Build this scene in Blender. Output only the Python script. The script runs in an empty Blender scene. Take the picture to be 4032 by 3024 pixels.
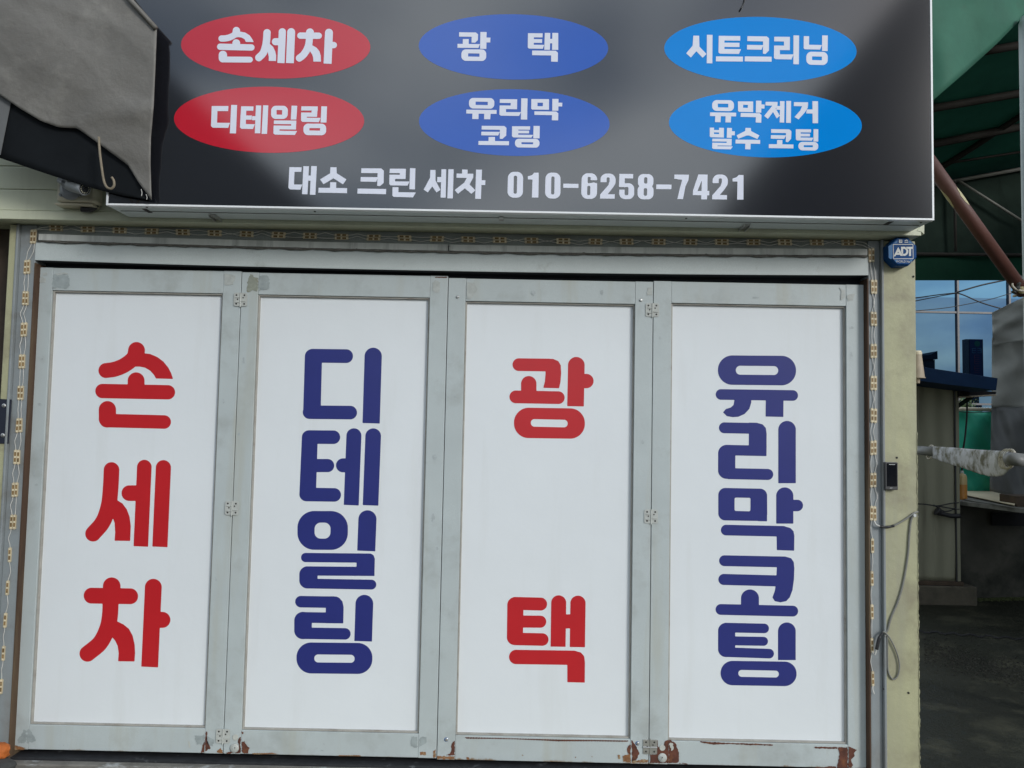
import bpy, bmesh, math, random
import numpy as np
from mathutils import Vector, Matrix
random.seed(7)
R = math.radians
scn = bpy.context.scene
col = scn.collection

# ------------------------------------------------------------------ camera
FPX = 3028.0                      # focal length in photo pixels (4032 wide)
CAM = np.array([2.307, -3.641, 1.541])
YAW, PITCH, ROLL = -0.0047, 0.0548, 0.0196
fw = np.array([math.sin(YAW)*math.cos(PITCH), math.cos(YAW)*math.cos(PITCH), math.sin(PITCH)])
r0 = np.array([math.cos(YAW), -math.sin(YAW), 0.0]); u0 = np.cross(r0, fw)
rt = math.cos(ROLL)*r0 + math.sin(ROLL)*u0
up = -math.sin(ROLL)*r0 + math.cos(ROLL)*u0
cd = bpy.data.cameras.new('camera'); cam = bpy.data.objects.new('camera', cd); col.objects.link(cam)
M = Matrix(((rt[0], up[0], -fw[0], CAM[0]), (rt[1], up[1], -fw[1], CAM[1]), (rt[2], up[2], -fw[2], CAM[2]), (0, 0, 0, 1)))
cam.matrix_world = M
cd.sensor_width = 36.0; cd.lens = FPX/4032*36.0; cd.clip_end = 2000; cd.clip_start = 0.05
scn.camera = cam

# ------------------------------------------------------------------ sky, sun, exposure
SUN_EL, SUN_AZ = 21.0, 139.0      # azimuth clockwise from +Y
w = bpy.data.worlds.new('World'); scn.world = w; w.use_nodes = True
nt = w.node_tree; nt.nodes.clear()
out = nt.nodes.new('ShaderNodeOutputWorld'); bg = nt.nodes.new('ShaderNodeBackground')
sky = nt.nodes.new('ShaderNodeTexSky'); sky.sky_type = 'NISHITA'; sky.sun_disc = False
sky.sun_elevation = R(SUN_EL); sky.sun_rotation = R(SUN_AZ)
tc = nt.nodes.new('ShaderNodeTexCoord'); mp = nt.nodes.new('ShaderNodeMapping'); mp.inputs['Scale'].default_value = (1, 1, 2.6)
nz = nt.nodes.new('ShaderNodeTexNoise'); nz.inputs['Scale'].default_value = 3.6; nz.inputs['Detail'].default_value = 6
rp = nt.nodes.new('ShaderNodeValToRGB'); rp.color_ramp.elements[0].position = .33; rp.color_ramp.elements[1].position = .56
nz2 = nt.nodes.new('ShaderNodeTexNoise'); nz2.inputs['Scale'].default_value = 3.4; nz2.inputs['Detail'].default_value = 5
rp2 = nt.nodes.new('ShaderNodeValToRGB')
rp2.color_ramp.elements[0].position = .3; rp2.color_ramp.elements[0].color = (7.3, 8.4, 9.8, 1)
rp2.color_ramp.elements[1].position = .7; rp2.color_ramp.elements[1].color = (12.0, 13.0, 13.9, 1)
mx = nt.nodes.new('ShaderNodeMix'); mx.data_type = 'RGBA'
L = nt.links.new
L(tc.outputs['Generated'], mp.inputs['Vector']); L(mp.outputs['Vector'], nz.inputs['Vector']); L(mp.outputs['Vector'], nz2.inputs['Vector'])
L(nz.outputs['Fac'], rp.inputs['Fac']); L(nz2.outputs['Fac'], rp2.inputs['Fac'])
L(rp.outputs['Color'], mx.inputs['Factor']); L(sky.outputs['Color'], mx.inputs['A']); L(rp2.outputs['Color'], mx.inputs['B'])
L(mx.outputs['Result'], bg.inputs['Color']); bg.inputs['Strength'].default_value = 0.10
L(bg.outputs['Background'], out.inputs['Surface'])
sd = bpy.data.lights.new('sun', 'SUN'); sd.energy = 1.5; sd.angle = R(15); sd.color = (1, .975, .945)
so = bpy.data.objects.new('sun', sd); col.objects.link(so)
az, el = R(SUN_AZ), R(SUN_EL)
sdir = Vector((math.sin(az)*math.cos(el), math.cos(az)*math.cos(el), math.sin(el)))
so.rotation_euler = sdir.to_track_quat('Z', 'Y').to_euler(); so.location = (0, -6, 12)
scn.view_settings.view_transform = 'Standard'; scn.view_settings.look = 'None'
scn.view_settings.exposure = 0.13; scn.view_settings.gamma = 1.0
scn.render.engine = 'CYCLES'
scn.cycles.max_bounces = 8; scn.cycles.use_denoising = True

# ------------------------------------------------------------------ helpers
def F(u, v, y=0.0):
    """photo pixel -> point on the plane Y=y"""
    d = fw + rt*((u-2016)/FPX) - up*((v-1512)/FPX)
    t = (y-CAM[1])/d[1]
    p = CAM + d*t
    return (p[0], p[1], p[2])
def G(u, v, z):
    """photo pixel -> point on the plane Z=z"""
    d = fw + rt*((u-2016)/FPX) - up*((v-1512)/FPX)
    p = CAM + d*((z-CAM[2])/d[2])
    return (p[0], p[1], p[2])
def X(u, v, y=0.0): return F(u, v, y)[0]
def Z(u, v, y=0.0): return F(u, v, y)[2]

def thing(name, label, cat, loc=(0, 0, 0), group=None, kind=None):
    o = bpy.data.objects.new(name, None); o.empty_display_size = .1; col.objects.link(o)
    o.location = loc; o['label'] = label; o['category'] = cat
    if group: o['group'] = group
    if kind: o['kind'] = kind
    return o
def root_loc(p):
    while p.parent: p = p.parent
    return Vector(p.location)
def mesh_obj(name, vs, fs, mat, parent=None, smooth=False, bevel=0, solid=0, label=None, seg=2, mats=None, fmat=None):
    off = root_loc(parent) if parent else Vector((0, 0, 0))
    me = bpy.data.meshes.new(name)
    me.from_pydata([tuple(Vector(v)-off) for v in vs], [], fs)
    for m_ in (mats or [mat]): me.materials.append(m_)
    if fmat is not None:
        me.polygons.foreach_set('material_index', fmat)
    if smooth: me.polygons.foreach_set('use_smooth', [True]*len(me.polygons))
    me.update()
    o = bpy.data.objects.new(name, me); col.objects.link(o)
    if parent: o.parent = parent
    if solid:
        m = o.modifiers.new('solid', 'SOLIDIFY'); m.thickness = solid; m.offset = 0
    if bevel:
        m = o.modifiers.new('bevel', 'BEVEL'); m.width = bevel; m.segments = seg; m.limit_method = 'ANGLE'; m.angle_limit = R(40)
    if label: o['label'] = label
    return o
def tag(o, label, cat, group=None):
    o['label'] = label; o['category'] = cat
    if group: o['group'] = group
    return o
class MB:
    def __init__(s): s.v = []; s.f = []; s.m = []
    def add(s, vs, fs, mi=0):
        n = len(s.v); s.v += [tuple(v) for v in vs]; s.f += [tuple(i+n for i in f) for f in fs]; s.m += [mi]*len(fs)
        return s
    def box(s, x0, x1, y0, y1, z0, z1, mi=0):
        vs = [(x, y, z) for x in (x0, x1) for y in (y0, y1) for z in (z0, z1)]
        return s.add(vs, [(0, 1, 3, 2), (4, 6, 7, 5), (0, 4, 5, 1), (2, 3, 7, 6), (0, 2, 6, 4), (1, 5, 7, 3)], mi)
    def hexa(s, a, b, mi=0):
        """a, b: two 4-point loops"""
        return s.add(list(a)+list(b), [(3, 2, 1, 0), (4, 5, 6, 7)]+[(i, (i+1) % 4, 4+(i+1) % 4, 4+i) for i in range(4)], mi)
    def prism(s, pts, d, mi=0):
        """pts: loop of 3-D points, d: offset vector"""
        n = len(pts); q = [tuple(Vector(p)+Vector(d)) for p in pts]
        return s.add(list(pts)+q, [tuple(range(n-1, -1, -1)), tuple(range(n, 2*n))]+[(i, (i+1) % n, n+(i+1) % n, n+i) for i in range(n)], mi)
    def tube(s, pts, r, n=8, mi=0, caps=True):
        pts = [Vector(p) for p in pts]; N = len(pts); rs = r if hasattr(r, '__len__') else [r]*N
        t0 = (pts[1]-pts[0]).normalized(); a = t0.orthogonal().normalized()
        vs = []
        for i, p in enumerate(pts):
            t = (pts[min(i+1, N-1)]-pts[max(i-1, 0)]).normalized()
            a = (a - t*a.dot(t)).normalized(); b = t.cross(a)
            for k in range(n):
                an = 2*math.pi*k/n; vs.append(p+(a*math.cos(an)+b*math.sin(an))*rs[i])
        fs = [(i*n+k, i*n+(k+1) % n, (i+1)*n+(k+1) % n, (i+1)*n+k) for i in range(N-1) for k in range(n)]
        if caps: fs += [tuple(range(n-1, -1, -1)), tuple((N-1)*n+k for k in range(n))]
        return s.add(vs, fs, mi)
    def lathe(s, c, axis, prof, n=20, mi=0):
        """prof: list of (distance along axis, radius)"""
        axis = Vector(axis).normalized(); a = axis.orthogonal().normalized(); b = axis.cross(a); c = Vector(c)
        vs = [c+axis*h+(a*math.cos(2*math.pi*k/n)+b*math.sin(2*math.pi*k/n))*r for h, r in prof for k in range(n)]
        m = len(prof)
        fs = [(i*n+k, i*n+(k+1) % n, (i+1)*n+(k+1) % n, (i+1)*n+k) for i in range(m-1) for k in range(n)]
        fs += [tuple(range(n-1, -1, -1)), tuple((m-1)*n+k for k in range(n))]
        return s.add(vs, fs, mi)
    def grid(s, P, mi=0):
        """P[i][j] points"""
        a, b = len(P), len(P[0])
        return s.add([p for row in P for p in row], [(i*b+j, i*b+j+1, (i+1)*b+j+1, (i+1)*b+j) for i in range(a-1) for j in range(b-1)], mi)
    def build(s, name, mat, parent=None, **k):
        mats = mat if isinstance(mat, list) else [mat]
        return mesh_obj(name, s.v, s.f, mats[0], parent, mats=mats, fmat=s.m, **k)
def smooth_line(pts, n=8):
    """Catmull-Rom through points"""
    P = [np.array(p, float) for p in pts]; P = [2*P[0]-P[1]]+P+[2*P[-1]-P[-2]]; o = []
    for i in range(1, len(P)-2):
        a, b, c, d = P[i-1:i+3]
        for k in range(n):
            t = k/n
            o.append(.5*((2*b)+(c-a)*t+(2*a-5*b+4*c-d)*t*t+(3*b-a-3*c+d)*t**3))
    o.append(P[-2]); return [tuple(p) for p in o]

# ------------------------------------------------------------------ materials
def pmat(name, c, rough=.55, metal=0., var=.12, scale=6., bump=0., bscale=60., spec=.5, ior=1.5, c2=None, c2pos=(.55, .72), c2scale=4.,
         stretch=(1, 1, 1), streak=None, streakpos=(.5, .75), rvar=0., trans=0., fine=0., coat=0., band=None):
    m = bpy.data.materials.new(name); m.use_nodes = True; t = m.node_tree; n = t.nodes
    b = n['Principled BSDF']; L = t.links.new
    b.inputs['Roughness'].default_value = rough; b.inputs['Metallic'].default_value = metal
    b.inputs['Specular IOR Level'].default_value = spec; b.inputs['IOR'].default_value = ior
    if trans: b.inputs['Transmission Weight'].default_value = trans
    if coat: b.inputs['Coat Weight'].default_value = coat; b.inputs['Coat Roughness'].default_value = .1
    geo = n.new('ShaderNodeNewGeometry')
    def noise(sc, det=5, st=(1, 1, 1), rough=.6, off=0.):
        mp = n.new('ShaderNodeMapping'); mp.inputs['Scale'].default_value = st; mp.inputs['Location'].default_value = (off, off*.7, off*1.3)
        z = n.new('ShaderNodeTexNoise'); z.inputs['Scale'].default_value = sc; z.inputs['Detail'].default_value = det; z.inputs['Roughness'].default_value = rough
        L(geo.outputs['Position'], mp.inputs['Vector']); L(mp.outputs['Vector'], z.inputs['Vector']); return z.outputs['Fac']
    def ramp(fac, p0, p1, c0=(0, 0, 0, 1), c1=(1, 1, 1, 1)):
        r = n.new('ShaderNodeValToRGB'); e = r.color_ramp.elements
        e[0].position = p0; e[1].position = p1; e[0].color = c0; e[1].color = c1
        L(fac, r.inputs['Fac']); return r.outputs['Color']
    def mix(f, a, bb):
        x = n.new('ShaderNodeMix'); x.data_type = 'RGBA'
        L(f, x.inputs['Factor'])
        for s, v in (('A', a), ('B', bb)):
            if isinstance(v, tuple): x.inputs[s].default_value = (*v[:3], 1)
            else: L(v, x.inputs[s])
        return x.outputs['Result']
    lo = tuple(max(0, k*(1-var)) for k in c); hi = tuple(min(1, k*(1+var)) for k in c)
    cc = mix(ramp(noise(scale, 6, stretch), .3, .7), lo, hi)
    if fine:
        cc = mix(ramp(noise(260, 3, (1, 1, 1), .7, 3.), .35, .7), cc, tuple(k*(1-fine) for k in c))
    if c2: cc = mix(ramp(noise(c2scale, 7, stretch, .65, 5.), *c2pos), cc, c2)
    if streak: cc = mix(ramp(noise(9., 6, (1, 1, .09), .6, 9.), *streakpos), cc, streak)
    if band:
        sp = n.new('ShaderNodeSeparateXYZ'); L(geo.outputs['Position'], sp.inputs['Vector'])
        mr = n.new('ShaderNodeMapRange'); mr.inputs['From Min'].default_value = band[0]; mr.inputs['From Max'].default_value = band[1]; mr.inputs['To Min'].default_value = .62; mr.inputs['To Max'].default_value = 0
        L(sp.outputs['Z'], mr.inputs['Value']); ad = n.new('ShaderNodeMath'); ad.operation = 'ADD'
        L(mr.outputs['Result'], ad.inputs[0]); L(noise(9., 8, (1, 1, .8), .72, 4.), ad.inputs[1])
        cc = mix(ramp(ad.outputs['Value'], .86, 1.06), cc, band[2])
    L(cc, b.inputs['Base Color'])
    if rvar:
        r = n.new('ShaderNodeMapRange'); L(noise(scale*1.7, 5, (1, 1, 1), .6, 2.), r.inputs['Value'])
        r.inputs['To Min'].default_value = max(.02, rough-rvar); r.inputs['To Max'].default_value = min(1, rough+rvar)
        L(r.outputs['Result'], b.inputs['Roughness'])
    if bump:
        bn = n.new('ShaderNodeBump'); bn.inputs['Strength'].default_value = 1; bn.inputs['Distance'].default_value = bump
        L(noise(bscale, 6), bn.inputs['Height']); L(bn.outputs['Normal'], b.inputs['Normal'])
    m['mix'] = 1
    return m

m_door = pmat('door_paint', (.485, .54, .54), .42, var=.09, scale=3, bump=.0009, bscale=25, c2=(.34, .365, .35), c2pos=(.52, .82), c2scale=5, streak=(.43, .445, .39), streakpos=(.54, .82), rvar=.08, fine=.06, band=(-.015, .028, (.22, .14, .075)))
m_lintel = pmat('lintel_paint', (.53, .585, .575), .5, var=.08, scale=4, bump=.0008, bscale=20, c2=(.32, .34, .31), c2pos=(.60, .80), c2scale=6, fine=.1)
m_jamb = pmat('jamb_paint', (.27, .30, .31), .5, var=.12, scale=5, bump=.0006, bscale=25, c2=(.17, .165, .15), c2pos=(.5, .78), c2scale=5, fine=.1, streak=(.23, .22, .2), streakpos=(.5, .8))
m_plate = pmat('dirty_plate', (.26, .285, .27), .7, var=.2, scale=8, bump=.001, bscale=30, c2=(.13, .135, .115), c2pos=(.45, .7), c2scale=7, stretch=(.5, 1, 2.4), fine=.2)
m_ledge = pmat('ledge_strip', (.54, .555, .52), .55, var=.12, scale=12, c2=(.40, .41, .385), c2pos=(.5, .6), c2scale=9, stretch=(1, 1, .1))
m_seal = pmat('sealant', (.13, .125, .11), .8, var=.3, scale=30, bump=.003, bscale=40)
m_dark = pmat('shaded_track', (.010, .012, .018), .8, var=.3)  # near black, paints the shade of the gap above the doors
m_track = pmat('track_steel', (.03, .032, .036), .6, metal=.2, var=.3, scale=20, c2=(.16, .17, .18), c2pos=(.62, .75), c2scale=14)
m_sill = pmat('sill_metal', (.2, .19, .17), .6, metal=.2, var=.3, scale=12, c2=(.45, .47, .47), c2pos=(.56, .66), c2scale=8, stretch=(1, 1, 5), bump=.002)
m_black = pmat('black_void', (.008, .008, .010), .9, var=.2)
m_rust = pmat('rust_dark', (.105, .036, .022), .85, var=.4, scale=30, bump=.0012, bscale=90, c2=(.20, .075, .03), c2pos=(.52, .7), c2scale=22)
m_rusto = pmat('rust_orange', (.24, .11, .045), .85, var=.35, scale=40, bump=.001, bscale=90, c2=(.34, .27, .16), c2pos=(.5, .65), c2scale=30)
m_rusty_jamb = pmat('rusty_reveal', (.075, .04, .022), .8, var=.4, scale=12, c2=(.13, .09, .05), c2pos=(.45, .6), c2scale=6, stretch=(1, 1, .15), bump=.001)
m_primer = pmat('bare_primer', (.50, .515, .47), .6, var=.12, scale=30)
m_greyp = pmat('grey_patch', (.33, .375, .375), .5, var=.2, scale=25)
m_flake = pmat('peeled_paint', (.44, .47, .45), .55, var=.12, scale=40, bump=.0015, bscale=50)
m_moss = pmat('stained_patch', (.27, .29, .24), .6, var=.2, scale=40, c2=(.20, .17, .08), c2pos=(.5, .7), c2scale=25)
m_bead = pmat('inner_bead', (.36, .345, .31), .6, var=.15, scale=15, c2=(.22, .19, .15), c2pos=(.55, .75), c2scale=12)
m_white = pmat('white_panel', (.765, .805, .825), .30, var=.02, scale=2, spec=.5, streak=(.70, .73, .73), streakpos=(.55, .9), bump=.0025, bscale=3.5)
m_red = pmat('red_vinyl', (.53, .016, .022), .35, var=.04)
m_blue = pmat('blue_vinyl', (.024, .032, .19), .35, var=.04)
m_steel = pmat('zinc_steel', (.55, .55, .53), .32, metal=.85, var=.12, scale=40)
m_hinge = pmat('painted_hinge', (.47, .49, .46), .45, var=.08, scale=30)
m_hole = pmat('dark_hole', (.03, .028, .025), .8)
m_blueplastic = pmat('blue_washer', (.03, .12, .35), .5)
# sign
def signmat(name, c, ior=2.15):
    return pmat(name, c, .105, var=.03, scale=3, ior=ior)
m_sblack = signmat('sign_black', (.010, .011, .015))
m_sred = signmat('sign_red', (.56, .010, .028), 1.75); m_sblue = signmat('sign_blue', (.03, .115, .50), 1.6); m_scyan = signmat('sign_cyan', (.0, .25, .74), 1.38)
m_swhite = signmat('sign_white', (.76, .79, .89), 1.5)
m_trim = pmat('white_trim', (.86, .88, .88), .3, var=.03, coat=.4)
m_alu = pmat('aluminium_box', (.58, .635, .625), .4, metal=.1, var=.06, scale=5, stretch=(.3, 1, 1))
m_cream = pmat('cream_wall', (.58, .60, .45), .5, var=.06, scale=3, bump=.0006, bscale=14, streak=(.47, .48, .36), streakpos=(.5, .8), c2=(.43, .43, .31), c2pos=(.62, .85), c2scale=6, fine=.05)
m_creamd = pmat('cream_pilaster', (.435, .43, .262), .55, var=.12, scale=4, bump=.003, bscale=14, c2=(.29, .27, .175), c2pos=(.47, .68), c2scale=5, fine=.1, streak=(.35, .345, .24), streakpos=(.5, .75))
m_ledbase = pmat('led_housing', (.60, .51, .34), .55, var=.3, scale=6)
m_ledbrown = pmat('led_grime', (.24, .155, .065), .6, var=.5, scale=60)
m_leddot = pmat('led_lens', (.75, .68, .5), .3, var=.2, scale=60)
m_wire = pmat('white_wire', (.68, .67, .62), .5, var=.15, scale=20)
m_tarp = pmat('grey_tarp', (.170, .162, .145), .55, var=.16, scale=5, bump=.006, bscale=16, c2=(.24, .23, .205), c2pos=(.55, .75), c2scale=4, fine=.12)
m_tarpd = pmat('black_sheet', (.008, .010, .012), .85, spec=.15, var=.2)
m_hook = pmat('rusty_wire', (.21, .175, .12), .6, var=.3, scale=30)
m_cctvbox = pmat('aged_plastic', (.52, .48, .36), .5, var=.12, scale=12, c2=(.33, .28, .17), c2pos=(.55, .75), c2scale=14)
m_cctvgrey = pmat('cctv_grey', (.24, .255, .27), .4, var=.1)
m_cctvdark = pmat('cctv_glass', (.015, .016, .02), .15, var=.1)
m_ir = pmat('ir_led', (.5, .48, .36), .3)
m_rubber = pmat('black_rubber', (.02, .02, .022), .55, var=.2)
m_adt = pmat('blue_plastic', (.006, .06, .20), .4, var=.12, scale=20, spec=.1)
m_adtl = pmat('light_blue_plastic', (.01, .13, .33), .25, var=.15, scale=30, stretch=(8, 1, .3))
m_print = pmat('white_print', (.60, .62, .60), .45, var=.05)
m_reader = pmat('reader_case', (.055, .056, .058), .4, var=.1)
m_glassb = pmat('reader_glass', (.006, .007, .010), .08, var=.05, spec=.6)
m_cable = pmat('grey_cable', (.20, .20, .18), .5, var=.15, scale=15)
m_green = pmat('green_tarp_roof', (.03, .165, .12), .7, spec=.15, var=.15, scale=3)
m_greenl = pmat('green_tarp_flap', (.038, .135, .09), .65, spec=.2, var=.14, scale=4, bump=.004, bscale=6, c2=(.05, .10, .075), c2pos=(.6, .8), c2scale=3)
m_greenv = pmat('shaded_green_valance', (.006, .034, .020), .8, spec=.08, var=.15, scale=3)  # green darkened: the valance's lack of sun is put into its colour
m_greend = pmat('dark_gable', (.016, .027, .021), .9, spec=.08, var=.2)  # kept very dark and dull in place of the canopy roof's shade
m_pipe = pmat('purlin_pipe', (.036, .033, .029), .7, spec=.1, var=.2)
m_pipel = pmat('thin_pipe', (.16, .16, .14), .6, var=.2)
m_brown = pmat('red_oxide', (.105, .042, .032), .55, var=.14, scale=10, fine=.12, bump=.001)
m_peel = pmat('peeled_cream', (.52, .47, .28), .6, var=.15, scale=30)
m_post = pmat('post_paint', (.40, .46, .45), .45, var=.08, scale=4, streak=(.33, .24, .14), streakpos=(.62, .8))
m_rope = pmat('rope', (.46, .43, .36), .8, var=.25, scale=60, bump=.002, bscale=80)
m_foam = pmat('foam_sheet', (.62, .63, .68), .7, var=.08, scale=10, bump=.004, bscale=30, c2=(.13, .12, .06), c2pos=(.44, .62), c2scale=6, stretch=(1, 1, 1.6))
m_pvc = pmat('pvc_pipe', (.20, .205, .20), .45, var=.1)
m_shed = pmat('shed_panel', (.24, .235, .168), .6, var=.1, scale=2, bump=.003, bscale=5, c2=(.125, .115, .08), c2pos=(.55, .8), c2scale=3, stretch=(3, 1, .4))
m_navy = pmat('navy_sheet', (.008, .028, .075), .6, spec=.15, var=.15, scale=4)
m_gtarp2 = pmat('curtain_tarp', (.29, .295, .27), .7, var=.12, scale=3, bump=.004, bscale=7)
m_gtarpd = pmat('curtain_tarp_dark', (.135, .14, .14), .7, var=.12, scale=3, bump=.004, bscale=7)
m_greent = pmat('green_sheet', (.035, .46, .30), .55, var=.12, scale=5, bump=.004, bscale=12)
m_conc = pmat('yard_concrete', (.075, .072, .058), .8, var=.3, scale=3, bump=.004, bscale=12, c2=(.022, .024, .018), c2pos=(.48, .66), c2scale=2.2)
m_slab = pmat('counter_slab', (.17, .17, .15), .8, var=.3, scale=15, bump=.006, bscale=30)
m_board = pmat('cardboard', (.60, .53, .36), .7, var=.06, scale=6, stretch=(1, 14, 1))
m_jug1 = pmat('jug_plastic', (.55, .42, .2), .4, var=.08); m_jug2 = pmat('jug_liquid', (.50, .22, .05), .4, var=.1)
m_glassw = pmat('blue_glass', (.052, .108, .20), .0, metal=1., var=.14, scale=.5)
m_glassl = pmat('pale_blue_glass', (.075, .175, .31), .0, metal=1., var=.1, scale=.5)  # lighter tint for one upper row of panes
m_mull = pmat('mullion', (.12, .12, .125), .4, metal=.3)
m_asph = pmat('wet_asphalt', (.022, .024, .017), .5, spec=.2, var=.4, scale=1.4, bump=.008, bscale=40, c2=(.06, .06, .041), c2pos=(.5, .66), c2scale=2.4, rvar=.3, fine=.3)
m_apron = pmat('rough_concrete', (.36, .345, .26), .85, var=.18, scale=14, bump=.012, bscale=38, c2=(.22, .2, .14), c2pos=(.5, .68), c2scale=9, fine=.2)
m_orange = pmat('orange_coat', (.50, .13, .02), .7, var=.25, scale=30, bump=.006, bscale=60)
m_rock = pmat('dark_rock', (.05, .052, .05), .85, var=.3, scale=20, bump=.008, bscale=40)
m_moss2 = pmat('moss', (.045, .055, .018), .95, var=.4, scale=40, bump=.01, bscale=60)
m_gravel = pmat('gravel_stone', (.028, .029, .025), .8, spec=.15, var=.5, scale=30)
m_far1 = pmat('far_building', (.035, .038, .042), .8, var=.2, scale=1); m_far2 = pmat('far_roof', (.02, .025, .03), .7, var=.2, scale=1)
m_pylon = pmat('pylon_navy', (.012, .018, .07), .4, var=.1); m_pylons = pmat('pylon_side', (.12, .12, .11), .5)
m_lampsh = pmat('lamp_shade', (.36, .30, .22), .6, var=.15, scale=20); m_lampw = pmat('lamp_cap', (.62, .55, .40), .5)
m_leaf = pmat('leaf_green', (.07, .11, .035), .6, var=.4, scale=9); m_bark = pmat('bark', (.07, .055, .04), .9, var=.3)
m_plate2 = pmat('navy_plate', (.016, .02, .035), .5, var=.2, scale=8)
m_brownwood = pmat('dark_wood', (.06, .04, .025), .7, var=.3, scale=8)

# ------------------------------------------------------------------ glyph engine: signed distance -> flat vinyl mesh
def sd_poly(PX, PY, pts):
    pts = np.array(pts, float); n = len(pts)
    d = np.full(PX.shape, 1e18); s = np.ones(PX.shape)
    for i in range(n):
        a = pts[i]; b = pts[i-1]
        ex, ey = b-a; wx = PX-a[0]; wy = PY-a[1]
        t = np.clip((wx*ex+wy*ey)/(ex*ex+ey*ey+1e-12), 0, 1)
        d = np.minimum(d, (wx-ex*t)**2+(wy-ey*t)**2)
        c1 = PY >= a[1]; c2 = PY < b[1]; c3 = ex*wy > ey*wx
        s = np.where((c1 & c2 & c3) | (~c1 & ~c2 & ~c3), -s, s)
    return s*np.sqrt(d)
def inset(pts, r):
    pts = np.array(pts, float); n = len(pts); c = pts.mean(0); out = []; lines = []
    for i in range(n):
        a, b = pts[i], pts[(i+1) % n]; t = (b-a)/np.linalg.norm(b-a); nn = np.array([-t[1], t[0]])
        if np.dot(c-a, nn) < 0: nn = -nn
        lines.append((a+nn*r, t))
    for i in range(n):
        (a, t), (b, q) = lines[i-1], lines[i]
        A = np.array([[t[0], -q[0]], [t[1], -q[1]]]); k = np.linalg.solve(A, b-a); out.append(a+t*k[0])
    return out
def sd_stroke(PX, PY, wd, pts, caps):
    pts = np.array(pts, float); d = np.full(PX.shape, 1e18); n = len(pts)
    for i in range(n-1):
        a, b = pts[i], pts[i+1]; e = b-a; wx = PX-a[0]; wy = PY-a[1]
        t = np.clip((wx*e[0]+wy*e[1])/(e@e), 0, 1)
        s = np.sqrt((wx-e[0]*t)**2+(wy-e[1]*t)**2)-wd/2
        if i == n-2 and caps[1] == 'b': s = np.maximum(s, (PX-b[0])*e[0]/np.linalg.norm(e)+(PY-b[1])*e[1]/np.linalg.norm(e))
        d = np.minimum(d, s)
    return d
def S(wd, pts, caps='rr'): return ('s', wd, pts, caps)
def C(wd, pts): return ('s', wd, smooth_line(pts, 5), 'rr')
def P(*pts): return ('p', pts)
def RP(r, *pts): return ('r', r, pts)
def N(prim): return ('-', prim)
def prim_pts(p):
    if p[0] == '-': return []
    return [(x+dx, y+dy) for x, y in p[2] for dx in (-p[1]/2, p[1]/2) for dy in (-p[1]/2, p[1]/2)] if p[0] == 's' else list(p[-1])
def prim_sd(PX, PY, p):
    if p[0] == 's': return sd_stroke(PX, PY, p[1], p[2], p[3])
    if p[0] == 'p': return sd_poly(PX, PY, p[1])
    if p[0] == 'r': return sd_poly(PX, PY, inset(p[2], p[1]))-p[1]
def iso_mesh(sdf, x0, y0, h):
    """marching squares with full cells merged in row runs; returns 2-D verts + faces"""
    ny, nx = sdf.shape; ins = sdf < 0
    cnt = ins[:-1, :-1].astype(int)+ins[1:, :-1]+ins[:-1, 1:]+ins[1:, 1:]
    vs = []; fs = []
    for j in range(ny-1):
        row = cnt[j]
        if not row.any(): continue
        i = 0
        while i < nx-1:
            c = row[i]
            if c == 4:
                k = i
                while k < nx-1 and row[k] == 4: k += 1
                n = len(vs); vs += [(x0+i*h, y0+j*h), (x0+k*h, y0+j*h), (x0+k*h, y0+(j+1)*h), (x0+i*h, y0+(j+1)*h)]
                fs.append((n, n+1, n+2, n+3)); i = k; continue
            if c:
                q = [(i, j), (i+1, j), (i+1, j+1), (i, j+1)]; pl = []
                for a in range(4):
                    (ax, ay), (bx, by) = q[a], q[(a+1) % 4]; da, db = sdf[ay, ax], sdf[by, bx]
                    if da < 0: pl.append((x0+ax*h, y0+ay*h))
                    if (da < 0) != (db < 0):
                        t = da/(da-db); pl.append((x0+(ax+(bx-ax)*t)*h, y0+(ay+(by-ay)*t)*h))
                if len(pl) > 2:
                    n = len(vs); vs += pl; fs.append(tuple(range(n, n+len(pl))))
            i += 1
    return vs, fs
def glyph(prims, T, y, mat, parent, h=2.4, name='letter', amp=0, lin=1., label=None):
    """T=(scale, offx, offy): zoom coords -> photo pixels"""
    pp = np.array([q for p in prims for q in prim_pts(p)])
    lo = pp.min(0)-3*h-amp; hi = pp.max(0)+3*h+amp
    xs = np.arange(lo[0], hi[0]+h, h); ys = np.arange(lo[1], hi[1]+h, h)
    PX, PY = np.meshgrid(xs, ys); d = np.full(PX.shape, 1e9)
    for p in prims:
        if p[0] == '-': d = np.maximum(d, -prim_sd(PX, PY, p[1]))
        else: d = np.minimum(d, prim_sd(PX, PY, p))
    if amp:
        rng = np.random.RandomState(int(abs(lo[0]*7+lo[1]*13)) % 9999); nn = 0
        for o in range(1, 5):
            L_ = amp*4/o**1.2; a, b, c, e = rng.rand(4)*6.28
            nn = nn+np.sin(PX*math.cos(a)/L_*2+PY*math.sin(a)/L_*2+b)*np.cos(PY*math.cos(c)/L_*2.3-PX*math.sin(c)/L_*2.1+e)/o**.8
        d = d+nn*amp*.6
    v2, f = iso_mesh(d, xs[0], ys[0], h)
    vs = [F(T[1]+a/T[0], T[2]+b/T[0], y) for a, b in v2]
    me = mesh_obj(name, vs, f, mat, parent, label=label)
    return me

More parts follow.
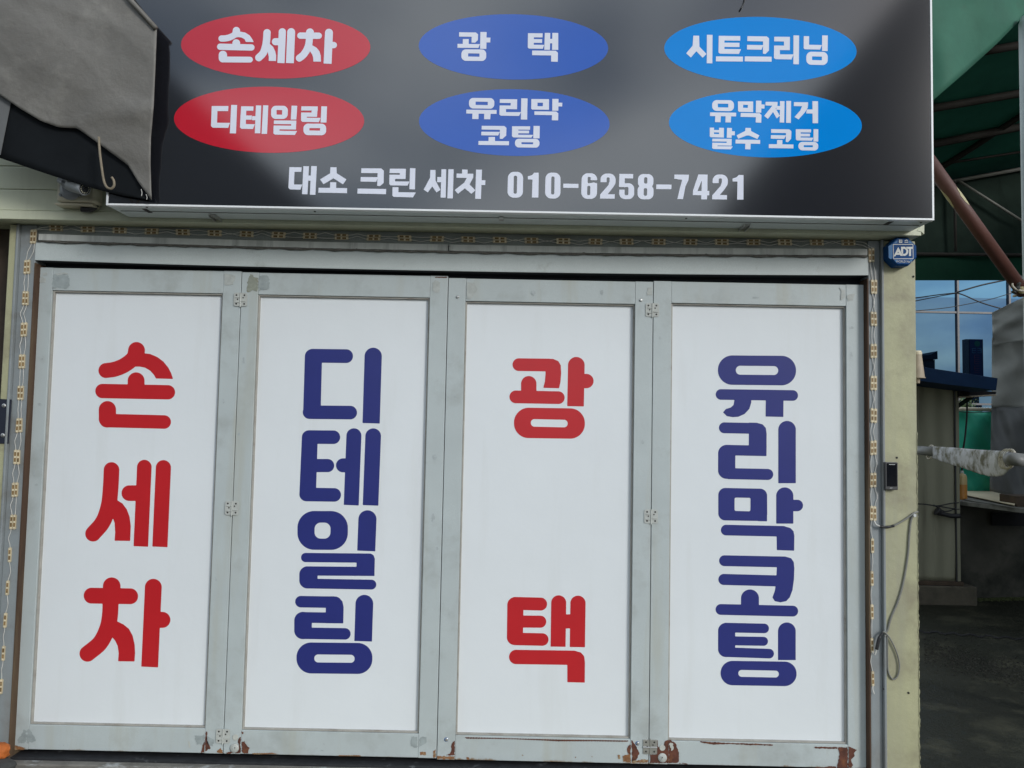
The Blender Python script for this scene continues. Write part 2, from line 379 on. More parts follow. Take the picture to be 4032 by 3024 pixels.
T1 = (1.2386, 280, 1320); T2 = (1.2372, 1130, 1340); T3 = (1.238, 1960, 1380); T4 = (1.219, 2780, 1380)
D1 = [
 [S(82, [(319, 74), (316, 95)]), C(73, [(317, 84), (300, 115), (262, 145), (215, 165), (170, 172)]),
  P((300, 110), (357, 88), (385, 91), (420, 106), (450, 128), (474, 158), (488, 185), (497, 213), (414, 211), (403, 192), (385, 172), (360, 158), (335, 153), (315, 153)),
  S(82, [(317, 222), (317, 256)]), S(70, [(153, 272), (472, 278)]), S(84, [(177, 363), (177, 408)]), S(66, [(172, 416), (454, 423)])],
 [C(76, [(197, 657), (193, 740), (183, 830), (155, 910), (107, 968)]),
  P((215, 800), (222, 803), (250, 820), (272, 850), (285, 885), (291, 930), (288, 1003), (212, 1002), (215, 960), (212, 915), (203, 890), (180, 860)),
  S(71, [(357, 643), (340, 1030)], 'rb'), S(76, [(284, 770), (335, 770)]), S(74, [(450, 646), (433, 1032)], 'rb')],
 [S(86, [(198, 1224), (197, 1270)]), S(77, [(100, 1270), (288, 1273)]), C(78, [(193, 1290), (189, 1370), (175, 1435), (140, 1502), (80, 1553)]),
  P((215, 1390), (228, 1397), (255, 1410), (282, 1432), (300, 1465), (310, 1510), (312, 1550), (309, 1591), (229, 1590), (232, 1550), (227, 1515), (215, 1490), (203, 1476), (180, 1440)),
  S(82, [(401, 1229), (383, 1618)], 'rb'), S(78, [(400, 1388), (445, 1388)])]]
D2 = [
 [RP(36, (88, 42), (172, 43), (163, 384), (78, 382)), S(67, [(125, 75), (288, 77)]), S(66, [(110, 350), (308, 352)]), S(84, [(420, 78), (410, 404)], 'rb')],
 [RP(34, (74, 438), (151, 439), (140, 785), (59, 783)), S(66, [(110, 471), (226, 472)]), S(64, [(105, 610), (198, 610)]), S(66, [(95, 751), (230, 753)]),
  S(68, [(273, 609), (300, 609)]), S(73, [(326, 465), (313, 803)], 'rb'), S(76, [(420, 467), (407, 804)], 'rb')],
 [RP(82, (51, 831), (297, 832), (296, 1021), (51, 1020)), N(RP(30, (135, 888), (213, 888), (211, 966), (134, 966))), S(88, [(392, 872), (386, 1026)], 'rb'),
  S(45, [(91, 1058), (400, 1061)]), P((340, 1038), (408, 1039), (421, 1046), (428, 1064), (426, 1148), (338, 1146)), P((110, 1101), (426, 1104), (425, 1148), (110, 1146)),
  RP(40, (60, 1100), (150, 1102), (148, 1210), (60, 1208)), S(48, [(110, 1185), (411, 1190)])],
 [S(56, [(68, 1273), (235, 1276)]), P((190, 1247), (230, 1247), (255, 1255), (270, 1272), (276, 1300), (274, 1379), (188, 1378)), P((90, 1324), (275, 1327), (274, 1379), (90, 1376)),
  RP(42, (36, 1322), (122, 1324), (120, 1456), (35, 1455)), S(56, [(90, 1427), (282, 1430)]), S(86, [(377, 1283), (371, 1466)], 'rb'),
  RP(72, (46, 1471), (417, 1475), (415, 1626), (47, 1622)), N(RP(19, (133, 1530), (330, 1532), (329, 1571), (133, 1569)))]]
D3 = [
 [S(62, [(103, 69), (250, 71)]), P((230, 41), (270, 41), (295, 52), (307, 72), (309, 110), (306, 150), (299, 184), (222, 182), (230, 150), (233, 110)),
  S(75, [(151, 162), (151, 212)]), S(62, [(88, 226), (295, 230)]), S(81, [(383, 72), (379, 272)], 'rb'), S(70, [(385, 149), (432, 149)]),
  RP(72, (79, 278), (425, 283), (424, 431), (79, 426)), N(RP(18, (161, 334), (341, 338), (341, 375), (161, 371)))],
 [RP(38, (47, 1202), (126, 1203), (122, 1437), (44, 1435)), S(63, [(85, 1233), (209, 1236)]), S(59, [(85, 1321), (207, 1322)]), S(61, [(85, 1406), (217, 1409)]),
  S(73, [(297, 1230), (294, 1444)], 'rb'), S(74, [(391, 1232), (388, 1446)], 'rb'), P((300, 1286), (390, 1286), (390, 1355), (300, 1355)),
  S(70, [(90, 1494), (370, 1498)]), P((330, 1463), (375, 1464), (405, 1472), (421, 1490), (425, 1520), (424, 1619), (339, 1617), (339, 1530))]]
D4 = [
 [RP(70, (57, 23), (432, 26), (432, 168), (57, 164)), N(RP(21, (143, 73), (347, 75), (346, 118), (143, 116))), S(51, [(72, 211), (416, 216)]),
  P((135, 225), (217, 225), (217, 250), (208, 280), (185, 305), (155, 318), (128, 320), (100, 315), (82, 297), (95, 281), (118, 274), (132, 262), (136, 240)),
  P((287, 225), (372, 225), (371, 319), (286, 317))],
 [S(52, [(88, 371), (240, 374)]), P((206, 346), (245, 347), (272, 355), (287, 372), (291, 400), (290, 507), (205, 505)), P((100, 453), (291, 457), (290, 507), (100, 503)),
  RP(41, (58, 452), (141, 454), (140, 617), (58, 615)), S(53, [(110, 591), (296, 595)]), S(84, [(389, 380), (389, 637)], 'rb')],
 [RP(34, (59, 659), (293, 664), (294, 819), (59, 815)), P((250, 770), (293, 770), (293, 820), (250, 819)), N(RP(7, (137, 706), (214, 707), (213, 772), (137, 770))),
  S(82, [(378, 698), (378, 831)], 'rb'), S(55, [(380, 744), (438, 744)]), S(51, [(97, 862), (370, 868)]), P((330, 843), (375, 844), (405, 852), (420, 868), (424, 890), (423, 961), (340, 958), (339, 893))],
 [S(52, [(89, 1009), (370, 1015)]), P((330, 988), (380, 989), (408, 997), (421, 1015), (424, 1045), (422, 1100), (415, 1150), (402, 1185), (385, 1203), (358, 1209), (330, 1203), (319, 1185), (330, 1155), (337, 1115), (340, 1040)),
  S(53, [(86, 1099), (345, 1106)]), S(86, [(211, 1190), (211, 1220)]), S(52, [(72, 1243), (416, 1251)])],
 [RP(38, (58, 1307), (140, 1308), (140, 1472), (58, 1471)), S(46, [(95, 1330), (279, 1334)]), S(43, [(95, 1393), (276, 1396)]), S(46, [(95, 1448), (303, 1455)]),
  S(85, [(388, 1348), (388, 1486)], 'rb'), RP(58, (70, 1489), (435, 1494), (434, 1612), (70, 1606)), N(RP(16, (155, 1533), (350, 1537), (349, 1570), (155, 1566)))]]
TA = (2.0109, 600, 0); TB = (2.0109, 600, 330); TC = (2.4578, 1600, 0); TD = (2.4578, 1600, 300); TE = (2.212, 2500, 0); TF = (2.212, 2500, 300)
W1 = [
 [S(58, [(665, 242), (663, 258)]), C(50, [(664, 250), (650, 275), (622, 292), (585, 303), (548, 305)]),
  P((655, 262), (695, 250), (735, 258), (770, 280), (790, 308), (802, 333), (741, 332), (730, 310), (705, 297), (680, 294), (655, 298)),
  S(62, [(664, 342), (664, 360)]), S(50, [(537, 370), (784, 376)]), S(66, [(558, 435), (558, 460)]), S(46, [(555, 471), (772, 472)])],
 [C(58, [(908, 259), (904, 320), (895, 370), (877, 420), (843, 456)]), P((925, 345), (930, 348), (955, 370), (972, 405), (980, 440), (979, 483), (921, 482), (922, 450), (913, 410), (890, 380)),
  S(56, [(974, 330), (1020, 330)]), S(57, [(1029, 252), (1018, 499)], 'rb'), S(62, [(1099, 254), (1089, 500)], 'rb')],
 [S(62, [(1248, 256), (1248, 290)]), S(50, [(1172, 282), (1317, 283)]), C(56, [(1244, 300), (1238, 350), (1222, 395), (1195, 435), (1164, 460)]),
  P((1265, 358), (1272, 362), (1300, 378), (1322, 405), (1333, 440), (1335, 488), (1275, 487), (1273, 455), (1265, 430), (1253, 412), (1235, 390)),
  S(63, [(1398, 259), (1387, 504)], 'rb'), S(50, [(1400, 356), (1436, 357)])]]
W2 = [
 [P((470, 176), (516, 177), (511, 348), (478, 347), (464, 335)), P((470, 176), (602, 176), (600, 216), (469, 216)), P((470, 308), (615, 309), (600, 349), (478, 347)), P((624, 167), (671, 168), (662, 393), (613, 392))],
 [P((703, 178), (745, 178), (738, 356), (705, 355), (693, 345)), P((703, 178), (801, 179), (799, 213), (702, 213)), P((698, 250), (788, 251), (786, 284), (697, 283)), P((694, 318), (812, 320), (796, 358), (705, 356)),
  P((790, 256), (830, 256), (828, 288), (788, 288)), P((820, 171), (862, 172), (854, 392), (811, 391)), P((877, 170), (918, 171), (908, 397), (865, 396))],
 [RP(38, (942, 174), (1074, 174), (1070, 278), (938, 278)), N(P((983, 207), (1028, 208), (1027, 245), (983, 244))), P((1102, 173), (1147, 174), (1140, 283), (1096, 283)),
  P((963, 290), (1140, 291), (1139, 320), (961, 318)), P((1100, 291), (1139, 291), (1137, 360), (1098, 358)), P((960, 330), (1138, 332), (1137, 362), (960, 360)), P((960, 330), (1008, 331), (1005, 402), (970, 402), (958, 392)), P((962, 371), (1146, 374), (1128, 405), (970, 402))],
 [P((1180, 178), (1310, 179), (1309, 212), (1178, 211)), P((1264, 179), (1310, 179), (1303, 262), (1258, 260)), P((1178, 227), (1305, 229), (1303, 262), (1177, 260)), P((1178, 227), (1224, 228), (1221, 301), (1188, 301), (1177, 290)), P((1180, 268), (1332, 270), (1318, 304), (1188, 301)),
  P((1338, 178), (1383, 179), (1378, 307), (1332, 306)), RP(38, (1196, 315), (1377, 316), (1375, 408), (1196, 406)), N(P((1243, 350), (1328, 351), (1327, 371), (1243, 370)))]]
W7 = [
 [P((1085, 660), (1182, 661), (1180, 697), (1083, 697)), P((1085, 660), (1127, 660), (1120, 836), (1090, 836), (1077, 824)), P((1080, 796), (1187, 798), (1172, 838), (1090, 836)), P((1196, 652), (1240, 653), (1228, 875), (1185, 874)), P((1258, 651), (1302, 652), (1291, 879), (1247, 878)), P((1233, 727), (1265, 727), (1262, 767), (1230, 767))],
 [P((1410, 660), (1458, 661), (1460, 745), (1430, 742), (1405, 735)), P((1409, 708), (1440, 745), (1355, 795), (1328, 757)), P((1457, 707), (1537, 757), (1509, 796), (1425, 742)), P((1408, 779), (1456, 780), (1455, 830), (1406, 830)), P((1316, 823), (1542, 826), (1541, 866), (1314, 862))],
 [P((1655, 669), (1812, 670), (1833, 688), (1832, 708), (1653, 706)), P((1785, 672), (1820, 678), (1833, 690), (1831, 785), (1803, 810), (1780, 808)), P((1650, 738), (1786, 739), (1772, 776), (1648, 774)), P((1625, 829), (1851, 833), (1850, 874), (1623, 869))],
 [P((1880, 672), (2008, 673), (2006, 708), (1878, 706)), P((1962, 673), (2008, 673), (2004, 754), (1957, 753)), P((1878, 719), (2005, 721), (2004, 754), (1877, 752)), P((1877, 719), (1923, 720), (1920, 804), (1886, 804), (1876, 794)), P((1880, 772), (2036, 774), (2020, 806), (1886, 804)),
  P((2040, 668), (2083, 669), (2079, 836), (2035, 835)), P((1902, 818), (1949, 818), (1946, 895), (1910, 895), (1900, 884)), P((1904, 858), (2086, 860), (2064, 899), (1910, 895))]]
W7b = [
 [P((232, 907), (282, 908), (282, 1040), (255, 1065), (228, 1030)), P((228, 985), (266, 1045), (208, 1125), (168, 1098)), P((280, 1005), (330, 1100), (292, 1125), (240, 1052)), P((300, 976), (345, 976), (343, 1026), (298, 1026)), P((340, 900), (386, 901), (381, 1176), (331, 1175)), P((407, 900), (458, 901), (450, 1183), (397, 1182))],
 [P((540, 903), (593, 904), (592, 945), (539, 945)), P((487, 942), (648, 944), (647, 986), (485, 983)), P((590, 944), (648, 944), (645, 985), (610, 1050), (500, 1138), (468, 1102), (560, 1030), (585, 985)), P((600, 1035), (668, 1105), (630, 1138), (560, 1080)), P((675, 904), (732, 905), (722, 1188), (666, 1187)), P((720, 1006), (765, 1007), (763, 1054), (718, 1053))]]
NUM_D = [
 [RP(60, (985, 925), (1131, 926), (1127, 1177), (977, 1175)), N(RP(15, (1040, 963), (1073, 963), (1069, 1138), (1037, 1138)))],
 [P((1176, 968), (1215, 958), (1238, 934), (1281, 934), (1278, 1175), (1215, 1174), (1221, 1000), (1176, 999))],
 [RP(60, (1348, 933), (1492, 934), (1491, 1185), (1341, 1183)), N(RP(15, (1403, 970), (1435, 970), (1432, 1145), (1400, 1145)))],
 [P((1519, 1040), (1666, 1042), (1665, 1082), (1518, 1080))],
 [RP(62, (1698, 939), (1848, 940), (1844, 1188), (1691, 1187)), N(P((1783, 1007), (1856, 1007), (1856, 1040), (1815, 1028), (1783, 1035))), N(RP(10, (1755, 975), (1785, 975), (1783, 1036), (1754, 1036))), N(RP(14, (1751, 1060), (1781, 1060), (1779, 1152), (1749, 1152)))],
 [RP(60, (1880, 942), (2026, 943), (2024, 1080), (1878, 1080)), N(RP(12, (1938, 980), (1968, 980), (1966, 1090), (1936, 1090))), N(P((1868, 1026), (1950, 1026), (1950, 1090), (1868, 1090))), N(P((1930, 1045), (2040, 1075), (2040, 1095), (1930, 1095))),
  P((1968, 1015), (2024, 1010), (2018, 1050), (1990, 1090), (1948, 1142), (2017, 1143), (2016, 1186), (1874, 1184), (1876, 1145), (1955, 1055))],
 [RP(56, (2064, 1036), (2206, 1036), (2204, 1190), (2057, 1190)), N(P((2040, 1020), (2112, 1020), (2112, 1098), (2040, 1098))), N(RP(12, (2112, 1072), (2150, 1072), (2148, 1152), (2112, 1152))),
  P((2065, 945), (2195, 947), (2194, 990), (2063, 988)), P((2062, 945), (2115, 946), (2113, 1050), (2135, 1045), (2112, 1074), (2057, 1072))]]
NUM_F = [
 [RP(48, (27, 852), (162, 853), (160, 975), (26, 975)), RP(48, (24, 945), (163, 946), (161, 1073), (22, 1072)), N(RP(13, (80, 880), (109, 880), (108, 936), (79, 936))), N(RP(13, (77, 975), (107, 975), (106, 1042), (76, 1042)))],
 [P((186, 943), (319, 944), (318, 984), (185, 983))],
 [P((344, 857), (471, 858), (466, 905), (440, 960), (418, 1071), (370, 1070), (388, 990), (412, 903), (343, 893))],
 [P((553, 856), (633, 857), (631, 999), (648, 1000), (647, 1038), (629, 1038), (628, 1073), (577, 1073), (578, 1037), (504, 1036), (505, 997)), N(P((583, 905), (580, 1000), (545, 1000)))],
 None,
 [P((850, 892), (885, 880), (905, 860), (946, 861), (945, 1075), (890, 1075), (893, 918), (850, 917))]]
def remap(prims, b0, b1):
    (x0, y0, x1, y1), (X0, Y0, X1, Y1) = b0, b1; k = (X1-X0)/(x1-x0)
    f = lambda p: (X0+(p[0]-x0)*k, Y0+(p[1]-y0)*(Y1-Y0)/(y1-y0))
    o = []
    for p in prims:
        if p[0] == '-': o.append(('-', remap([p[1]], b0, b1)[0]))
        elif p[0] == 'p': o.append(('p', tuple(f(q) for q in p[1])))
        elif p[0] == 'r': o.append(('r', p[1]*k, tuple(f(q) for q in p[2])))
        else: o.append(('s', p[1]*k, [f(q) for q in p[2]], p[3]))
    return o
NUM_F[4] = remap(NUM_D[5], (1874, 942, 2026, 1186), (672, 856, 810, 1074))
W3 = [
 [P((511, 312), (672, 314), (694, 332), (693, 356), (510, 354)), P((633, 314), (672, 314), (694, 335), (692, 388), (665, 413), (631, 412)), P((547, 378), (604, 378), (603, 430), (546, 430)), P((495, 424), (713, 427), (697, 464), (495, 462)), P((717, 309), (777, 310), (774, 474), (713, 472)), P((770, 363), (814, 364), (812, 411), (770, 410)),
  RP(44, (533, 477), (773, 479), (773, 591), (533, 588)), N(P((598, 516), (708, 518), (708, 549), (598, 547)))],
 [P((1177, 321), (1235, 321), (1232, 471), (1188, 470), (1175, 460)), P((1177, 321), (1319, 322), (1318, 362), (1177, 361)), P((1177, 378), (1314, 379), (1313, 415), (1177, 414)), P((1178, 432), (1335, 434), (1320, 472), (1188, 470)), P((1340, 318), (1393, 319), (1389, 482), (1335, 481)), P((1413, 318), (1470, 319), (1470, 483), (1410, 482)), P((1388, 376), (1417, 376), (1415, 419), (1386, 419)),
  P((1218, 489), (1445, 491), (1466, 508), (1466, 537), (1217, 534)), P((1402, 491), (1445, 491), (1467, 512), (1465, 598), (1401, 596))]]
W4 = [
 [RP(42, (606, 210), (852, 212), (851, 315), (606, 312)), N(P((670, 246), (788, 248), (788, 280), (670, 278))), P((581, 324), (874, 327), (873, 365), (580, 361)), P((640, 355), (699, 355), (698, 415), (637, 414)), P((754, 355), (816, 355), (812, 417), (752, 416))],
 [P((905, 222), (1073, 223), (1072, 260), (904, 258)), P((1012, 223), (1073, 223), (1071, 319), (1008, 318)), P((903, 283), (1072, 285), (1071, 320), (902, 317)), P((903, 283), (965, 284), (963, 383), (914, 382), (900, 370)), P((904, 347), (1110, 348), (1090, 385), (914, 382)), P((1112, 214), (1173, 215), (1169, 420), (1108, 419))],
 [P((1210, 221), (1381, 222), (1380, 325), (1218, 323), (1208, 314)), N(P((1269, 256), (1322, 257), (1321, 291), (1269, 290))), P((1413, 219), (1473, 220), (1471, 335), (1412, 334)), P((1468, 256), (1510, 257), (1508, 293), (1468, 292)), P((1240, 340), (1450, 342), (1470, 358), (1470, 378), (1239, 374)), P((1410, 341), (1450, 342), (1471, 360), (1469, 428), (1408, 426))],
 [P((730, 480), (948, 482), (969, 500), (968, 520), (729, 516)), P((906, 482), (948, 482), (969, 503), (966, 575), (930, 607), (904, 606)), P((726, 537), (905, 539), (888, 574), (725, 572)), P((796, 588), (858, 588), (857, 632), (795, 632)), P((698, 627), (994, 629), (993, 668), (697, 665))],
 [P((1023, 484), (1084, 485), (1083, 593), (1034, 592), (1022, 580)), P((1023, 484), (1198, 485), (1197, 518), (1023, 517)), P((1023, 526), (1188, 527), (1187, 553), (1023, 552)), P((1024, 566), (1228, 568), (1210, 595), (1034, 592)), P((1231, 481), (1291, 482), (1289, 602), (1228, 601)), RP(38, (1051, 605), (1289, 607), (1288, 692), (1051, 689)), N(P((1114, 639), (1227, 640), (1226, 659), (1114, 658)))]]
W5 = [
 [P((509, 310), (559, 311), (562, 405), (540, 440), (518, 430), (503, 398)), P((508, 392), (552, 425), (487, 501), (447, 464)), P((556, 400), (623, 470), (590, 503), (520, 430)), P((627, 303), (676, 304), (674, 552), (626, 551))],
 [P((730, 312), (780, 312), (779, 468), (740, 467), (728, 456)), P((730, 312), (918, 314), (917, 354), (730, 352)), P((730, 371), (911, 373), (910, 410), (730, 408)), P((732, 426), (925, 428), (905, 470), (740, 467)), P((706, 491), (941, 493), (940, 536), (705, 534))],
 [P((980, 315), (1148, 317), (1168, 333), (1167, 361), (979, 358)), P((1117, 317), (1148, 317), (1168, 338), (1167, 440), (1137, 470), (1115, 468)), P((977, 391), (1119, 393), (1102, 433), (976, 431)), P((957, 491), (1191, 494), (1190, 537), (956, 534))],
 [P((1214, 320), (1350, 321), (1349, 362), (1213, 360)), P((1299, 321), (1350, 321), (1349, 437), (1298, 435)), P((1213, 396), (1349, 398), (1349, 437), (1212, 435)), P((1212, 396), (1263, 397), (1262, 516), (1224, 515), (1211, 504)), P((1214, 473), (1381, 474), (1364, 518), (1224, 515)), P((1381, 308), (1430, 309), (1428, 560), (1380, 559))],
 [P((1470, 315), (1517, 315), (1516, 430), (1480, 429), (1470, 420)), P((1472, 389), (1629, 392), (1612, 432), (1480, 429)), P((1631, 308), (1680, 309), (1678, 445), (1630, 444)), RP(44, (1493, 450), (1680, 453), (1678, 567), (1493, 563)), N(P((1543, 491), (1629, 493), (1628, 525), (1543, 523)))]]
W6 = [
 [RP(40, (673, 208), (863, 209), (862, 305), (673, 302)), N(P((722, 239), (814, 240), (813, 273), (722, 271))), P((655, 315), (882, 318), (881, 350), (654, 347)), P((700, 345), (749, 345), (746, 401), (698, 400)), P((790, 345), (838, 345), (835, 403), (788, 402))],
 [P((897, 219), (1030, 220), (1029, 313), (908, 310), (899, 302)), N(P((943, 249), (984, 250), (983, 276), (942, 275))), P((1055, 213), (1102, 214), (1100, 318), (1053, 317)), P((1098, 246), (1130, 247), (1128, 282), (1098, 281)), P((922, 320), (1086, 323), (1102, 338), (1101, 358), (920, 354)), P((1054, 323), (1086, 323), (1102, 342), (1100, 405), (1052, 403))],
 [P((1138, 223), (1243, 224), (1241, 257), (1137, 255)), P((1195, 224), (1243, 224), (1240, 262), (1158, 372), (1126, 346), (1196, 258)), P((1196, 300), (1222, 275), (1262, 345), (1235, 368)), P((1233, 260), (1268, 260), (1266, 293), (1231, 292)), P((1264, 217), (1303, 218), (1300, 404), (1261, 403)), P((1319, 215), (1360, 216), (1358, 407), (1317, 406))],
 [P((1385, 226), (1508, 227), (1507, 262), (1384, 260)), P((1460, 227), (1508, 227), (1505, 275), (1480, 315), (1425, 377), (1390, 355), (1440, 300), (1456, 262)), P((1497, 289), (1550, 290), (1548, 325), (1492, 324)), P((1546, 217), (1595, 218), (1595, 410), (1548, 409))],
 [P((652, 448), (689, 448), (688, 532), (662, 532), (652, 524)), P((733, 449), (775, 450), (774, 533), (732, 532)), P((685, 468), (735, 469), (735, 490), (685, 489)), P((656, 503), (775, 505), (774, 534), (662, 532)), P((803, 450), (845, 451), (842, 537), (800, 536)), P((838, 479), (871, 480), (869, 515), (838, 514)),
  P((675, 544), (843, 546), (842, 570), (673, 568)), P((800, 546), (843, 546), (841, 604), (798, 602)), P((675, 579), (842, 582), (841, 605), (674, 603)), P((674, 579), (720, 580), (718, 634), (684, 634), (673, 626)), P((676, 609), (852, 611), (835, 637), (684, 634))],
 [P((963, 450), (1010, 451), (1014, 505), (985, 518), (958, 503)), P((962, 476), (995, 508), (900, 545), (886, 515)), P((1008, 476), (1084, 516), (1066, 547), (975, 508)), P((877, 552), (1091, 555), (1090, 589), (876, 586)), P((962, 580), (1008, 580), (1006, 637), (960, 636))],
 [P((1187, 461), (1343, 463), (1362, 478), (1361, 496), (1187, 493)), P((1316, 463), (1343, 463), (1363, 482), (1360, 545), (1333, 575), (1314, 573)), P((1185, 513), (1317, 515), (1300, 546), (1184, 544)), P((1239, 556), (1285, 556), (1283, 600), (1237, 600)), P((1167, 592), (1381, 595), (1380, 629), (1166, 626))],
 [P((1401, 462), (1444, 462), (1443, 560), (1412, 559), (1402, 550)), P((1401, 462), (1534, 463), (1533, 490), (1401, 489)), P((1401, 500), (1525, 501), (1524, 525), (1401, 524)), P((1404, 533), (1555, 536), (1541, 562), (1412, 559)), P((1556, 461), (1597, 462), (1596, 570), (1555, 569)), RP(35, (1424, 572), (1597, 573), (1596, 648), (1424, 645)), N(P((1470, 601), (1550, 602), (1549, 619), (1470, 618)))]]

# ================================================================== SETTING
GZ = -0.085
def struct(o): o['kind'] = 'structure'; return o
g = MB(); g.add([(-300, -300, GZ), (300, -300, GZ), (300, 300, GZ), (-300, 300, GZ)], [(0, 1, 2, 3)]); struct(g.build('ground', m_asph))
# concrete apron in front of the doors (rough cast surface)
XL_B, XR_B = X(18, 1252, -.045), X(3609, 1500, -.045)
Pg = []
rng = np.random.RandomState(3)
nx_, ny_ = 260, 22
for j in range(ny_+1):
    yy = -.09-.75*(j/ny_)**1.3
    Pg.append([(XL_B-.5+(XR_B-XL_B+.5)*i/nx_, yy, -.058+.006*rng.rand()+.004*math.sin(i*.31+j)+(-.03 if j == 0 else 0)) for i in range(nx_+1)])
a = MB(); a.grid(Pg); a.box(XL_B-.5, XR_B, -1.1, -.84, GZ-.05, -.058)
struct(a.build('apron', m_apron, smooth=True))

# ================================================================== SHOP BUILDING
bld = thing('shop_building', 'cream panel car wash workshop with grey steel door surround and folding doors', 'building', (2, 0.3, GZ))
YJ = -.035
XJ0, XJ1 = X(64, 1252, YJ), X(126, 1252, YJ)        # left jamb
XK0, XK1 = X(3421, 1500, YJ), X(3467, 1500, YJ)     # right jamb
ZS = 2.456                                           # soffit of the fascia flashing
b = MB(); b.box(XJ0, XJ1, YJ, .06, -.06, ZS-.004); b.build('jamb', m_jamb, bld, bevel=.003)
b = MB(); b.box(XK0, XK1, YJ, .06, -.06, ZS-.004); b.build('jamb', m_jamb, bld, bevel=.003)
# rusty reveals + outer lips
b = MB(); b.box(XJ1+.0005, XJ1+.006, YJ-.004, .05, -.05, 2.27); b.build('reveal_strip', m_rusty_jamb, bld)
b = MB(); b.box(XK0-.006, XK0-.0005, YJ-.004, .05, -.05, 2.27); b.build('reveal_strip', m_rusty_jamb, bld)
b = MB(); b.box(XJ0-.012, XJ0-.0005, YJ-.018, .02, -.05, ZS-.004); b.build('corner_lip', m_jamb, bld, bevel=.003)
b = MB(); b.box(XK1+.0005, X(3477, 1500, YJ), YJ-.018, .02, -.05, ZS-.004); b.build('corner_lip', m_jamb, bld, bevel=.003)
# lintel (bows a little in the middle)
sag = lambda x: .0145*((x-1.95)/1.9)**2
def segbox(x0, x1, y0, y1, z0, z1, n=24, top_sag=True):
    mb = MB(); rows = []
    for i in range(n+1):
        x = x0+(x1-x0)*i/n; d = sag(x); t_ = d if top_sag else 0
        rows.append([(x, y0, z0+d), (x, y0, z1+t_), (x, y1, z1+t_), (x, y1, z0+d), (x, y0, z0+d)])
    mb.grid(rows); mb.add([rows[0][k] for k in range(4)], [(0, 1, 2, 3)]); mb.add([rows[-1][k] for k in range(4)], [(3, 2, 1, 0)])
    return mb
zc = lambda v, y: Z(2000, v, y)
segbox(XJ1, XK0, YJ-.002, .05, zc(1071, YJ), zc(999, YJ)).build('lintel', m_lintel, bld)
segbox(XJ1+.02, X(1766, 980, -.05)-.002, -.05, .05, zc(991, -.05), zc(967, -.05)).build('ledge_strip', m_ledge, bld)
segbox(X(1766, 980, -.05)+.003, XK0-.01, -.05, .05, zc(991, -.05), zc(967, -.05)).build('ledge_strip', m_ledge, bld)
b = MB()
pts = [(XJ1+.01+(XK0-XJ1-.02)*i/150, -.043+.003*math.sin(i*1.7), sag(XJ1+.01+(XK0-XJ1-.02)*i/150)+zc(996, -.043)+.0018*math.sin(i*.9)+.0015*math.sin(i*2.3)) for i in range(151)]
b.tube(pts, [.005+.002*abs(math.sin(i*.37)) for i in range(151)], 6); b.build('sealant_bead', m_seal, bld, smooth=True)
segbox(XJ1+.0005, XK0-.0005, -.024, .05, zc(967, -.05)+.0005, ZS-.001, top_sag=False).build('back_plate', m_plate, bld)
b = MB(); b.box(XJ1+.002, XK0-.002, .045, .07, 2.2, 2.4); b.build('top_track', m_dark, bld)
segbox(XJ1+.002, XK0-.002, YJ+.006, .0445, zc(1071, YJ)-.003, zc(1071, YJ)-.0008).build('track_lip', m_dark, bld)  # thin near-black strip that darkens the gap under the lintel
b = MB(); b.box(XJ0, XK1, .075, .09, -.07, ZS); b.build('light_stop_backing', m_black, bld)  # added black sheet behind the leaves, stops light leaking through
# threshold
b = MB(); b.box(XJ0, XK1, -.03, .07, -.07, -.022); b.build('bottom_track', m_track, bld)
b = MB(); b.box(XJ1+.01, XK0-.01, -.075, -.031, -.075, -.030); b.build('sill_rail', m_sill, bld, bevel=.006)
# pilasters
XP1 = XR_B
b = MB(); b.box(X(3478, 1500, -.045), XP1, -.045, .1, -.05, ZS-.006); b.build('pilaster', m_creamd, bld, bevel=.004)
b = MB(); b.box(XL_B, XJ0-.0125, -.045, .1, -.05, ZS-.006); b.build('pilaster', m_creamd, bld, bevel=.004)
b = MB(); b.box(-.9, XL_B-.002, .10, .16, GZ, 2.8); b.build('recess_wall', m_brownwood, bld)
b = MB(); b.box(XP1-.06, XP1, .1005, 3.2, -.05, 2.9); b.build('side_wall', m_creamd, bld)
b = MB(); b.box(-.9, XP1, .11, 3.2, -.09, -.052); b.build('footing', m_conc, bld)
# crumbling edge and sealant smears on the right pilaster
r_e = np.random.RandomState(21)
for xe, z0_, z1_, rad in ((XP1-.002, -.04, 1.55, .0022), (X(3481, 1500, -.046), -.04, 1.25, .0026)):
    nn_ = 170; b = MB(); b.tube([(xe+.0012*r_e.randn(), -.0455, z0_+(z1_-z0_)*i/nn_) for i in range(nn_+1)], [rad*(.35+1.1*r_e.rand()) for i in range(nn_+1)], 6); b.build('sealant_bead', m_creamd, bld, smooth=True)
# fascia
XF1 = X(3640, 900, -.13)
YF = -.12
zf = [ZS+.042, Z(200, 748, YF), Z(200, 657, YF), Z(200, 565, YF), Z(200, 475, YF), Z(200, 385, YF), Z(200, 295, YF), Z(200, 205, YF), Z(200, 115, YF), 3.75]
for k in range(len(zf)-1):
    b = MB(); b.box(-1.6, XF1-.03, YF, .1, zf[k]+.0008, zf[k+1]-.0008); b.build('wall_panel', m_cream, bld, bevel=.004)
b = MB(); b.box(-1.6, XF1-.015, -.13, -.1205, ZS+.001, ZS+.04); b.box(-1.6, XF1-.015, -.13, .07, ZS-.0005, ZS+.001)
b.build('drip_flashing', m_cream, bld, bevel=.001)
b = MB(); b.prism([F(3612, 908, -.132), F(3640, 872, -.132), F(3639, 922, -.132), F(3628, 912, -.132)], (0, .05, 0)); b.build('flashing_end', m_cream, bld)
